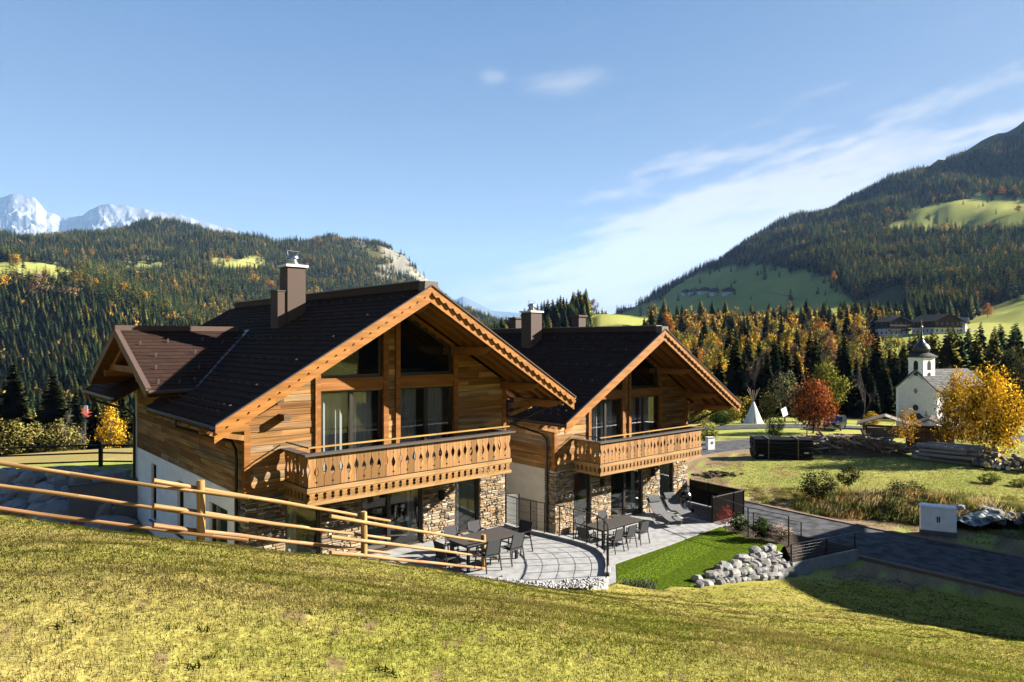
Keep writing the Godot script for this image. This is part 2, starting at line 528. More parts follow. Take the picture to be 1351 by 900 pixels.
func plate(az: float, lr: float) -> float:
	var p := Vector2(az * AZK, lr)
	var m := ta.size()
	var s := tw[m] + tw[m + 1] * p.x + tw[m + 2] * p.y
	for i in m:
		var d2 := p.distance_squared_to(ta[i])
		if d2 > 1e-12:
			s += tw[i] * .5 * d2 * log(d2)
	return s * exp(lr)

var road_line := PackedVector3Array()
var pads := []                                  # [polygon in X, D; highest ground allowed inside]

func near_road(x: float, d: float) -> Vector2:      # distance to the road's middle, height there
	var best := Vector2(1e9, 0)
	var p := Vector2(x, d)
	for i in road_line.size() - 1:
		var a := Vector2(road_line[i].x, road_line[i].z)
		var b := Vector2(road_line[i + 1].x, road_line[i + 1].z)
		var t := clampf((p - a).dot(b - a) / (b - a).length_squared(), 0, 1)
		var q := a.lerp(b, t).distance_to(p)
		if q < best.x:
			best = Vector2(q, lerpf(road_line[i].y, road_line[i + 1].y, t))
	return best

func make_heights() -> void:
	var cur := Curve3D.new()
	for i in road_pts.size():
		var tan := (road_pts[mini(i + 1, road_pts.size() - 1)] - road_pts[maxi(i - 1, 0)] as Vector3) / 6.0
		cur.add_point(road_pts[i], -tan, tan)
	cur.bake_interval = 1.2
	road_line = cur.get_baked_points()
	var a := -180.0
	while a < 180.0:
		azs.append(deg_to_rad(a))
		a += .5 if absf(a + .01) < 62.0 and absf(a) <= 62.0 else 4.0 if absf(a) > 66.0 else 1.0
	azs.append(PI)
	var na := azs.size()
	hgt.resize(RINGS * na)
	nz.frequency = 1.0
	nz.fractal_octaves = 4
	nz.seed = 9
	for r in RINGS:
		var lr := LR0 + r * DLR
		var rad := exp(lr)
		for k in na:
			var az := azs[k]
			var x := sin(az) * rad
			var d := cos(az) * rad
			var h := plate(az, lr)
			if rad < 70.0:
				h += nz.get_noise_2d(x * .35, d * .35) * .05 * smoothstep(1.0, 5.0, rad) + nz.get_noise_2d(x * 1.3 + 40.0, d * 1.3) * .025
				if x > 5.0 and d > 8.0:
					var q := near_road(x, d)
					if q.x < 6.0:
						h = lerpf(h, q.y - .07, smoothstep(5.5, 2.9, q.x))
				for pd in pads:
					if Geometry2D.is_point_in_polygon(Vector2(x, d), pd[0]):
						h = minf(h, pd[1])
			elif rad > 110.0:
				var k2 := smoothstep(110.0, 700.0, rad)
				h += nz.get_noise_2d(x * .004, d * .004) * rad * .016 * k2 + nz.get_noise_2d(x * .02, d * .02) * rad * .003 * k2
			hgt[r * na + k] = h

func az_index(az: float) -> int:
	var lo := 0
	var hi := azs.size() - 1
	while hi - lo > 1:
		var m := (lo + hi) >> 1
		if azs[m] <= az:
			lo = m
		else:
			hi = m
	return lo

func H(x: float, d: float) -> float:
	var lr := log(maxf(.61, sqrt(x * x + d * d)))
	var fr := clampf((lr - LR0) / DLR, 0, RINGS - 1.001)
	var r := int(fr)
	fr -= r
	var az := atan2(x, d)
	var k := az_index(az)
	var fk := (az - azs[k]) / (azs[k + 1] - azs[k])
	var na := azs.size()
	var i := r * na + k
	return lerpf(lerpf(hgt[i], hgt[i + 1], fk), lerpf(hgt[i + na], hgt[i + na + 1], fk), fr)

func on(x: float, d: float, up := 0.0) -> Vector3:      # a point on the ground
	return Vector3(x, H(x, d) + up, -d)

# open meadows on the slopes, as the photograph's outline of them meets the ground
var meadows := [
	PackedVector2Array([Vector2(-300, 340), Vector2(0, 346), Vector2(55, 346), Vector2(118, 362), Vector2(92, 374), Vector2(0, 380), Vector2(-300, 380)]),
	PackedVector2Array([Vector2(148, 355), Vector2(215, 346), Vector2(240, 348), Vector2(190, 362), Vector2(150, 361)]),
	PackedVector2Array([Vector2(255, 346), Vector2(345, 337), Vector2(352, 352), Vector2(300, 357)]),
	PackedVector2Array([Vector2(1165, 306), Vector2(1215, 272), Vector2(1300, 256), Vector2(1351, 262), Vector2(1600, 250), Vector2(1600, 310), Vector2(1351, 303), Vector2(1250, 305)]),
	PackedVector2Array([Vector2(1275, 425), Vector2(1351, 388), Vector2(1600, 370), Vector2(1600, 445), Vector2(1351, 443), Vector2(1160, 446), Vector2(1180, 434)]),
	PackedVector2Array([Vector2(1130, 462), Vector2(1160, 446), Vector2(1351, 440), Vector2(1600, 440), Vector2(1600, 480), Vector2(1351, 480), Vector2(1250, 486), Vector2(1190, 470)]),
	PackedVector2Array([Vector2(800, 432), Vector2(828, 407), Vector2(870, 392), Vector2(905, 367), Vector2(960, 350), Vector2(1030, 352), Vector2(1095, 366), Vector2(1125, 392), Vector2(1118, 424), Vector2(1000, 430), Vector2(930, 433)]),
	PackedVector2Array([Vector2(782, 430), Vector2(786, 405), Vector2(800, 402), Vector2(835, 426)]),
]

func in_meadow(x: float, d: float, y: float) -> bool:
	if d < 60.0:
		return false
	var p := Vector2(675.5 + F * x / d, 450.0 - F * y / d) + Vector2(nz.get_noise_2d(x * .02, d * .02) * 10.0, nz.get_noise_2d(x * .02 + 60.0, d * .02) * 6.0)
	for m in meadows:
		if Geometry2D.is_point_in_polygon(p, m):
			return true
	return false

func ground_color(x: float, d: float, y: float, r: float) -> Color:
	var g := nz.get_noise_2d(x * .12 + 9.0, d * .12)
	if r < 34.0 and not (x > 9.0 and d > 24.0):
		var dry := clampf(.5 + nz.get_noise_2d(x * .3, d * .3) * .7 - x * .018, 0, 1)
		if r < 14.0 and nz.get_noise_2d(x * 2.6 + 70.0, d * 2.6) > .50 - .015 * (6.0 - d):
			return Color(.26, .19, .12)
		return Color(.42, .42, .10).lerp(Color(.56, .47, .18), dry)
	if r < 125.0:
		var fld := Color(.58, .59, .21).lerp(Color(.45, .50, .165), clampf(.5 + g * 1.4, 0, 1))
		if x < -8.0 and d > 36.0:
			return Color(.55, .42, .22).lerp(Color(.42, .40, .14), clampf(.35 + g, 0, 1))
		if d < 60.0 and x > 9.0:
			var q := near_road(x, d).x
			if q < 5.6 + 2.2 * nz.get_noise_2d(x * .4, d * .4) and nz.get_noise_2d(x * .9 + 5.0, d * .9) > -.25:
				return Color(.40, .30, .21) * (1.0 + .5 * nz.get_noise_2d(x * 2.0, d * 2.0))
			if nz.get_noise_2d(x * .45 + 31.0, d * .45) > .40:
				return Color(.50, .40, .20)
		return fld
	if in_meadow(x, d, y):
		return Color(.58, .59, .21).lerp(Color(.45, .50, .165), clampf(.5 + nz.get_noise_2d(x * .015, d * .015) * 1.5, 0, 1))
	var u := 675.5 + F * x / maxf(d, 1.0)
	var v := 450.0 - F * y / maxf(d, 1.0)
	if bare_rock(x, d, u, v):
		return Color(.36, .355, .35) * (1.0 + .6 * nz.get_noise_2d(x * .05, y * .05))
	return Color(.11, .11, .05).lerp(Color(.17, .15, .07), clampf(.5 + g, 0, 1))

func bare_rock(x: float, d: float, u: float, v: float) -> bool:        # the pale cliff at the end of the wooded mountain
	return d > 1700.0 and d < 2600.0 and u > 470.0 and u < 585.0 and v > 316.0 + maxf(0.0, u - 515.0) * .62 and v < 385.0 and nz.get_noise_2d(x * .010, y_of(d, v) * .016) + (u - 512.0) * .006 > .02

func y_of(d: float, v: float) -> float:
	return (450.0 - v) / F * d

func make_ground() -> void:
	var na := azs.size()
	var v := PackedVector3Array()
	var c := PackedColorArray()
	var ix := PackedInt32Array()
	for r in RINGS:
		var rad := exp(LR0 + r * DLR)
		for k in na:
			var x := sin(azs[k]) * rad
			var d := cos(azs[k]) * rad
			var y := hgt[r * na + k]
			v.append(Vector3(x, y, -d))
			c.append(ground_color(x, d, y, rad))
	for r in RINGS - 1:
		for k in na - 1:
			var i := r * na + k
			ix.append(i); ix.append(i + na); ix.append(i + na + 1)
			ix.append(i); ix.append(i + na + 1); ix.append(i + 1)
	var ce := v.size()
	v.append(Vector3(0, -1.75, 0))
	c.append(c[0])
	for k in na - 1:
		ix.append(ce); ix.append(k); ix.append(k + 1)
	var n := PackedVector3Array()
	n.resize(v.size())
	for i in range(0, ix.size(), 3):
		var q := (v[ix[i + 1]] - v[ix[i]]).cross(v[ix[i + 2]] - v[ix[i]])
		if q.y < 0.0:
			q = -q
			var s := ix[i + 1]
			ix[i + 1] = ix[i + 2]
			ix[i + 2] = s
		q = q.normalized()
		n[ix[i]] += q; n[ix[i + 1]] += q; n[ix[i + 2]] += q
	for i in range(0, ix.size(), 3):          # front faces run clockwise
		var s := ix[i + 1]
		ix[i + 1] = ix[i + 2]
		ix[i + 2] = s
	for i in n.size():
		n[i] = n[i].normalized()
	var a := []
	a.resize(Mesh.ARRAY_MAX)
	a[Mesh.ARRAY_VERTEX] = v; a[Mesh.ARRAY_NORMAL] = n; a[Mesh.ARRAY_COLOR] = c; a[Mesh.ARRAY_INDEX] = ix
	var m := ArrayMesh.new()
	m.add_surface_from_arrays(Mesh.PRIMITIVE_TRIANGLES, a)
	structure("ground", m, M.ground, "grass slope, field and wooded valley sides", "ground")
# ---------------------------------------------------------------- the chalets: x along the gable front, z out of it, y from the terrace
const W := 9.08
const LEN := 11.6
const OV := 2.05             # overhang in front of the gable
const EV := 1.4              # overhang of the eaves
const HR := 8.02
const HE := 4.52
const SLOPE := (HR - HE) / (W * .5 + EV)
const WOOD := [Color(.54, .295, .11), Color(.44, .22, .075), Color(.62, .36, .145), Color(.37, .18, .06), Color(.50, .26, .092), Color(.70, .43, .18), Color(.44, .26, .12), Color(.46, .33, .21), Color(.60, .42, .25)]
const STONES := [Color(.74, .58, .38), Color(.58, .43, .26), Color(.90, .75, .55), Color(.66, .41, .20), Color(.44, .37, .29), Color(.98, .86, .68), Color(.78, .54, .29), Color(.30, .23, .17)]

func yr(a: float) -> float:          # height of the main roof's top over x = a
	return HR - absf(a - W * .5) * SLOPE

func gable(a: float) -> float:       # underside of the roof at the walls
	return yr(a) - .30

func cells(x0: float, x1: float, yb: float, top: Callable, holes: Array, breaks := []) -> Array:     # wall pieces round openings; a hole is [x0, x1, y0, top at x0, top at x1]
	var xs := [x0, x1]
	for h in holes:
		xs.append(h[0]); xs.append(h[1])
	for b in breaks:
		xs.append(b)
	xs.sort()
	var out := []
	for i in xs.size() - 1:
		var a: float = xs[i]
		var b: float = xs[i + 1]
		if b - a < .004 or a < x0 - .001 or b > x1 + .001:
			continue
		var inside := []
		for h in holes:
			if h[0] <= a + .001 and h[1] >= b - .001:
				inside.append(h)
		inside.sort_custom(func(p, q): return p[2] < q[2])
		var la := yb
		var lb := yb
		for h in inside:
			if h[2] > la + .004:
				out.append([a, b, la, lb, h[2], h[2]])
			la = lerpf(h[3], h[4], (a - h[0]) / (h[1] - h[0]))
			lb = lerpf(h[3], h[4], (b - h[0]) / (h[1] - h[0]))
		var ta_: float = top.call(a)
		var tb: float = top.call(b)
		if ta_ > la + .004 or tb > lb + .004:
			out.append([a, b, la, lb, maxf(ta_, la), maxf(tb, lb)])
	return out

func wall_mesh(cs: Array, z0: float, z1: float, xf: Transform3D, col := Color.WHITE) -> MB:
	var m := MB.new()
	for q in cs:
		var p := []
		for e in [[q[0], q[2], z1], [q[1], q[3], z1], [q[1], q[3], z0], [q[0], q[2], z0], [q[0], q[4], z1], [q[1], q[5], z1], [q[1], q[5], z0], [q[0], q[4], z0]]:
			p.append(xf * Vector3(e[0], e[1], e[2]))
		m.hexa(p, col)
	return m

func row_gaps(x0: float, x1: float, ym: float, holes: Array) -> Array:     # what is left of a row at height ym
	var segs := [[x0, x1]]
	for h in holes:
		if ym < h[2] or ym > maxf(h[3], h[4]):
			continue
		var a: float = h[0]
		var b: float = h[1]
		if ym > minf(h[3], h[4]):
			var t: float = (ym - h[3]) / (h[4] - h[3])
			var xm := lerpf(h[0], h[1], t)
			if h[3] < h[4]:
				a = xm
			else:
				b = xm
		var nx := []
		for s in segs:
			if b <= s[0] or a >= s[1]:
				nx.append(s)
				continue
			if a > s[0] + .03:
				nx.append([s[0], a])
			if b < s[1] - .03:
				nx.append([b, s[1]])
		segs = nx
	return segs

func planks(parent: Node, x0: float, x1: float, y0: float, y1: float, top: Callable, slanted: bool, holes: Array, xf: Transform3D, longest := 4.2) -> void:
	var y := y0
	while y < y1 - .03:
		var h: float = rng.randf_range(.17, .215)
		h = minf(h, y1 - y)
		var a := x0
		var b := x1
		var at := x0
		var bt := x1
		if slanted:
			if top.call(W * .5) <= y + .02:
				break
			var half0: float = (top.call(W * .5) - y) / SLOPE
			var half1: float = maxf(0.0, (top.call(W * .5) - y - h) / SLOPE)
			a = maxf(x0, W * .5 - half0); b = minf(x1, W * .5 + half0)
			at = maxf(x0, W * .5 - half1); bt = minf(x1, W * .5 + half1)
		for s in row_gaps(a, b, y + h * .5, holes):
			var p: float = s[0]
			while p < s[1] - .02:
				var q: float = p + rng.randf_range(1.3, longest)
				if q > s[1] - .7:
					q = s[1]
				var m := MB.new()
				m.off = Vector2(rng.randf() * 7.0, rng.randf() * 5.0)
				var q1: float = q - .004
				var l1: float = at if p == a and slanted else p
				var r1: float = bt if q == b and slanted else q1
				if r1 < l1 + .01:
					r1 = l1 + .01
				var col: Color = WOOD[rng.randi() % WOOD.size()]
				m.prism(PackedVector2Array([Vector2(p, y), Vector2(q1, y), Vector2(r1, y + h - .012), Vector2(l1, y + h - .012)]), -.035, rng.randf_range(-.012, .01), xf, col * rng.randf_range(.85, 1.08))
				put("plank", m, M.siding, parent)
				p = q
		y += h

func cladding(m: MB, x0: float, x1: float, y0: float, y1: float, holes: Array, xf: Transform3D) -> void:       # flat split stones, each with its own face and joints
	var y := y0
	while y < y1 - .02:
		var h: float = minf(rng.randf_range(.045, .12), y1 - y)
		for s in row_gaps(x0, x1, y + h * .5, holes):
			var p: float = s[0]
			while p < s[1] - .01:
				var q: float = p + rng.randf_range(.09, .34)
				if q > s[1] - .09:
					q = s[1]
				var parts := [[y, y + h]]
				if h > .09 and rng.randf() < .4:
					var mid := y + h * rng.randf_range(.35, .65)
					parts = [[y, mid], [mid, y + h]]
				for e in parts:
					var j := .009
					var z := rng.randf_range(.02, .065)
					var col: Color = STONES[rng.randi() % STONES.size()] * rng.randf_range(.75, 1.12)
					var a := Vector2(p + j, e[0] + j)
					var b := Vector2(q - j, e[1] - j)
					var g := .012
					var o := []
					for w in [[a.x, a.y, 0], [b.x, a.y, 0], [b.x, b.y, 0], [a.x, b.y, 0], [a.x + g, a.y + g, z], [b.x - g, a.y + g, z], [b.x - g, b.y - g, z], [a.x + g, b.y - g, z]]:
						var jig := Vector3(rng.randf_range(-.008, .008), rng.randf_range(-.008, .008), rng.randf_range(-.006, .006))
						o.append(xf * (Vector3(w[0], w[1], w[2]) + jig))
					m.quad(o[4], o[5], o[6], o[7], col)
					m.quad(o[0], o[1], o[5], o[4], col); m.quad(o[1], o[2], o[6], o[5], col)
					m.quad(o[2], o[3], o[7], o[6], col); m.quad(o[3], o[0], o[4], o[7], col)
				p = q
		y += h

func window(parent: Node, hole: Array, mullions: Array, xf: Transform3D, called := "window", curtains := [], fr := .085) -> Node:     # dark frame, panes behind, maybe curtains
	var x0: float = hole[0]
	var x1: float = hole[1]
	var y0: float = hole[2]
	var a: float = hole[3]
	var b: float = hole[4]
	var frame := MB.new()
	var brown := Color(.035, .026, .02)
	var sl := (b - a) / (x1 - x0)
	var zf := -.06
	var zb := -.15
	var edge := func(p: Array): frame.prism(PackedVector2Array(p), zb, zf, xf, brown)
	edge.call([Vector2(x0, y0), Vector2(x0 + fr, y0), Vector2(x0 + fr, a + sl * fr), Vector2(x0, a)])
	edge.call([Vector2(x1 - fr, y0), Vector2(x1, y0), Vector2(x1, b), Vector2(x1 - fr, b - sl * fr)])
	edge.call([Vector2(x0 + fr, y0), Vector2(x1 - fr, y0), Vector2(x1 - fr, y0 + fr), Vector2(x0 + fr, y0 + fr)])
	edge.call([Vector2(x0 + fr, a + sl * fr - fr), Vector2(x1 - fr, b - sl * fr - fr), Vector2(x1 - fr, b - sl * fr), Vector2(x0 + fr, a + sl * fr)])
	var w := put(called, frame, M.paint, parent)
	var xs := [x0 + fr]
	for t in mullions:
		var xm := lerpf(x0, x1, t)
		var mm := MB.new()
		mm.span(Vector3(xm - .06, y0 + fr, zb + .002), Vector3(xm + .06, lerpf(a, b, t) - fr, zf + .012), brown)
		for i in mm.v.size():
			mm.v[i] = xf * mm.v[i]
		for i in mm.n.size():
			mm.n[i] = xf.basis * mm.n[i]
		put("mullion", mm, M.paint, w)
		xs.append(xm - .06); xs.append(xm + .06)
	xs.append(x1 - fr)
	for i in range(0, xs.size(), 2):
		var p: float = xs[i]
		var q: float = xs[i + 1]
		var g := MB.new()
		g.prism(PackedVector2Array([Vector2(p, y0 + fr), Vector2(q, y0 + fr), Vector2(q, a + sl * (q - x0) - fr), Vector2(p, a + sl * (p - x0) - fr)]), -.112, -.104, xf)
		put("pane", g, M.glass, w)
	for cu in curtains:
		var m := MB.new()
		var c0 := lerpf(x0, x1, cu[0])
		var c1 := lerpf(x0, x1, cu[1])
		var k := int((c1 - c0) / .05)
		for i in k:
			var u0 := lerpf(c0, c1, float(i) / k)
			var u1 := lerpf(c0, c1, float(i + 1) / k)
			var f0 := -.42 + .035 * sin(i * 1.9)
			var f1 := -.42 + .035 * sin((i + 1) * 1.9)
			m.quad(xf * Vector3(u0, y0 + .02, f0), xf * Vector3(u1, y0 + .02, f1), xf * Vector3(u1, minf(a, b) - .02, f1), xf * Vector3(u0, minf(a, b) - .02, f0))
		put("curtain", m, M.curtain, w)
	return w

func tiles(m: MB, o: Vector3, along: Vector3, up: Vector3, nrm: Vector3, length: float, height: float, skip: Variant = null) -> void:      # small metal tiles, laid in courses
	var rows := int(height / .25)
	var ph := height / rows
	var cols := int(length / .34)
	var pw := length / cols
	for r in rows:
		for k in range(-1 if r % 2 else 0, cols):
			var a0 := maxf(0.0, (k + (.5 if r % 2 else 0.0)) * pw)
			var a1 := minf(length, (k + 1 + (.5 if r % 2 else 0.0)) * pw) - .007
			if a1 < a0 + .02 or (skip != null and skip.call((a0 + a1) * .5, (r + .5) * ph)):
				continue
			var lift := .026 + rng.randf_range(0, .006)
			var p := o + along * a0 + up * (r * ph)
			var q := o + along * a1 + up * (r * ph)
			var s := rng.randf_range(.8, 1.15)
			var col := Color(s, s * .97, s * .95)
			m.quad(p + nrm * lift, q + nrm * lift, q + up * ph + nrm * .004, p + up * ph + nrm * .004, col)
			m.quad(p, q, q + nrm * lift, p + nrm * lift, col)

func slab(m: MB, a0: float, a1: float, b0: float, b1: float, t0: float, t1: float, col := Color.WHITE) -> void:        # part of the main roof between two depths under its top
	var p := []
	for e in [[a0, -b0, t1], [a1, -b0, t1], [a1, -b1, t1], [a0, -b1, t1], [a0, -b0, t0], [a1, -b0, t0], [a1, -b1, t0], [a0, -b1, t0]]:
		p.append(Vector3(e[0], yr(e[0]) - e[2], e[1]))
	m.hexa(p, col)

func chimney(parent: Node, a: float, b: float, w: float, base: float, top: float, cowl := true, step := false) -> void:
	var m := MB.new()
	m.span(Vector3(a - w * .5, base, -b - w * .5), Vector3(a + w * .5, top, -b + w * .5))
	if step:
		m.span(Vector3(a - w * .5 - .32, base - .35, -b - w * .52), Vector3(a - w * .5 - .002, top - .85, -b + w * .42))
		m.span(Vector3(a - w * .5 - .35, top - .85, -b - w * .55), Vector3(a - w * .5 - .003, top - .81, -b + w * .45))
	var c := put("chimney", m, M.sheet, parent)
	var p := MB.new()
	var e := w * .5 + .07
	p.span(Vector3(a - e, top, -b - e), Vector3(a + e, top + .08, -b + e))
	if cowl:
		put("cap", p, mat(lin(1.0, 1.0, .98), .6), c)
		var g := MB.new()
		g.lathe([[.21, top + .08], [.21, top + .17], [.15, top + .2], [.15, top + .3], [.22, top + .32], [.2, top + .38], [.1, top + .45], [0.0, top + .46]], 14, Vector3(a, 0, -b))
		g.rod(Vector3(a - .17, top + .42, -b), Vector3(a - .2, top + .56, -b), .012, 5)
		g.rod(Vector3(a + .17, top + .42, -b), Vector3(a + .2, top + .56, -b), .012, 5)
		g.box(Vector3(a, top + .57, -b), Vector3(.44, .015, .1))
		put("cowl", g, M.steel, c)
	else:
		put("cap", p, M.sheet, c)

func baluster_shape(h: float, w: float, flip: bool) -> PackedVector2Array:       # a sawn board; the cut-outs lie between neighbours
	var cut := func(t: float) -> float:
		var r := .006
		r = maxf(r, .074 * pow(maxf(0.0, sin(PI * clampf((t - .30) / .36, 0, 1))), .8) * (1.15 - .6 * clampf((t - .3) / .36, 0, 1)))
		r = maxf(r, .036 * maxf(0.0, 1.0 - absf(t - .13) / .045))
		r = maxf(r, .018 * maxf(0.0, 1.0 - absf(t - .80) / .03))
		return r
	var pts := PackedVector2Array()
	var ts := [0.0, .085, .13, .175, .26, .30, .33, .37, .42, .48, .54, .60, .64, .665, .77, .80, .83, .92, 1.0]
	for t in ts:
		pts.append(Vector2(w * .5 - cut.call(1.0 - t if flip else t), t * h))
	for i in range(ts.size() - 1, -1, -1):
		var t: float = ts[i]
		pts.append(Vector2(-w * .5 + cut.call(t if flip else 1.0 - t), t * h))
	return pts

func slat_shape(h: float, w: float) -> PackedVector2Array:
	var pts := PackedVector2Array()
	var ts := [[0.0, .004], [.14, .004], [.18, .036], [.3, .054], [.42, .046], [.5, .03], [.58, .046], [.72, .052], [.84, .04], [.9, .004], [1.0, .004]]
	for t in ts:
		pts.append(Vector2(w * .5 - t[1], t[0] * h))
	for i in range(ts.size() - 1, -1, -1):
		pts.append(Vector2(-w * .5 + ts[i][1], ts[i][0] * h))
	return pts

func balcony(root: Node) -> void:
	var b := Node3D.new()
	b.name = "balcony"
	root.add_child(b)
	var x0 := 1.06
	var x1 := 8.02
	var pz := 1.5
	var honey := Color(.48, .27, .105)
	var pale := Color(.60, .38, .165)
	var m := MB.new()
	m.span(Vector3(x0 + .05, 2.42, .07), Vector3(x1 - .05, 2.6, pz - .09), honey)
	put("floor", m, M.timber, b)
	var nb := 30
	var pitch := (x1 - x0) / nb
	var meshes := []
	for fl in [false, true]:
		for tone in 3:
			var g := MB.new()
			g.off = Vector2(tone * 1.7, tone * .9)
			g.prism(baluster_shape(.82, pitch, fl), -.016, .016, Transform3D(), honey * [.78, 1.0, 1.2][tone])
			for i in g.t.size():
				g.t[i] = Vector2(g.t[i].y, g.t[i].x)
			meshes.append(g.mesh())
	var slats := []
	for tone in 3:
		var g := MB.new()
		g.prism(slat_shape(.24, pitch), -.016, .016, Transform3D(), honey * [.9, 1.0, 1.12][tone])
		slats.append(g.mesh())
	var place := func(at: Vector3, turn: float, i: int):
		var o := put("baluster", meshes[(3 if i % 2 else 0) + rng.randi() % 3], M.timber, b)
		o.position = at + Vector3(0, 2.655, 0)
		o.rotation.y = turn
		var s := put("fascia_slat", slats[rng.randi() % 3], M.timber, b)
		s.position = at + Vector3(0, 2.262, 0)
		s.rotation.y = turn
	for i in nb:
		place.call(Vector3(x0 + (i + .5) * pitch, 0, pz), 0.0, i)
	var ns := 6
	for i in ns:
		place.call(Vector3(x0, 0, pz - .04 - (i + .5) * pitch), PI * .5, i)
		place.call(Vector3(x1, 0, pz - .04 - (i + .5) * pitch), PI * .5, i)
	var rail := func(called: String, y0: float, y1: float, grow: float, thick: float, mt: Material, col: Color):
		var r := MB.new()
		r.span(Vector3(x0 - grow, y0, pz - thick * .5), Vector3(x1 + grow, y1, pz + thick * .5), col)
		r.span(Vector3(x0 - thick * .5, y0 + .001, .03), Vector3(x0 + thick * .5, y1 - .001, pz - thick * .5 - .001), col)
		r.span(Vector3(x1 - thick * .5, y0 + .001, .03), Vector3(x1 + thick * .5, y1 - .001, pz - thick * .5 - .001), col)
		put(called, r, mt, b)
	rail.call("bottom_trim", 2.17, 2.262, .03, .07, M.timber, pale)
	rail.call("middle_trim", 2.502, 2.63, .035, .075, M.timber, pale)
	rail.call("drip_strip", 2.63, 2.652, .03, .06, M.black, Color.WHITE)
	rail.call("cap_board", 3.477, 3.525, .13, .26, mat(lin(.11, .095, .085), .6), Color.WHITE)
	var hr := MB.new()
	hr.span(Vector3(x0 + .02, 3.66, pz - .05), Vector3(x1 - .02, 3.70, pz), Color(.68, .44, .14))
	put("handrail", hr, M.timber, b)
	var k := MB.new()
	for i in 6:
		k.rod(Vector3(lerpf(x0 + .1, x1 - .1, i / 5.0), 3.525, pz - .025), Vector3(lerpf(x0 + .1, x1 - .1, i / 5.0), 3.66, pz - .025), .012, 5)
	k.rod(Vector3(x0 + .02, 3.68, .1), Vector3(x0 + .02, 3.68, pz - .05), .02, 6)
	put("rail_bracket", k, M.dark_metal, b)
	for x in [x0 + .25, 3.3, 5.8, x1 - .25]:
		var j := MB.new()
		j.span(Vector3(x - .09, 2.3, .04), Vector3(x + .09, 2.418, pz - .12), Color(.4, .2, .07))
		put("joist", j, M.timber, b)

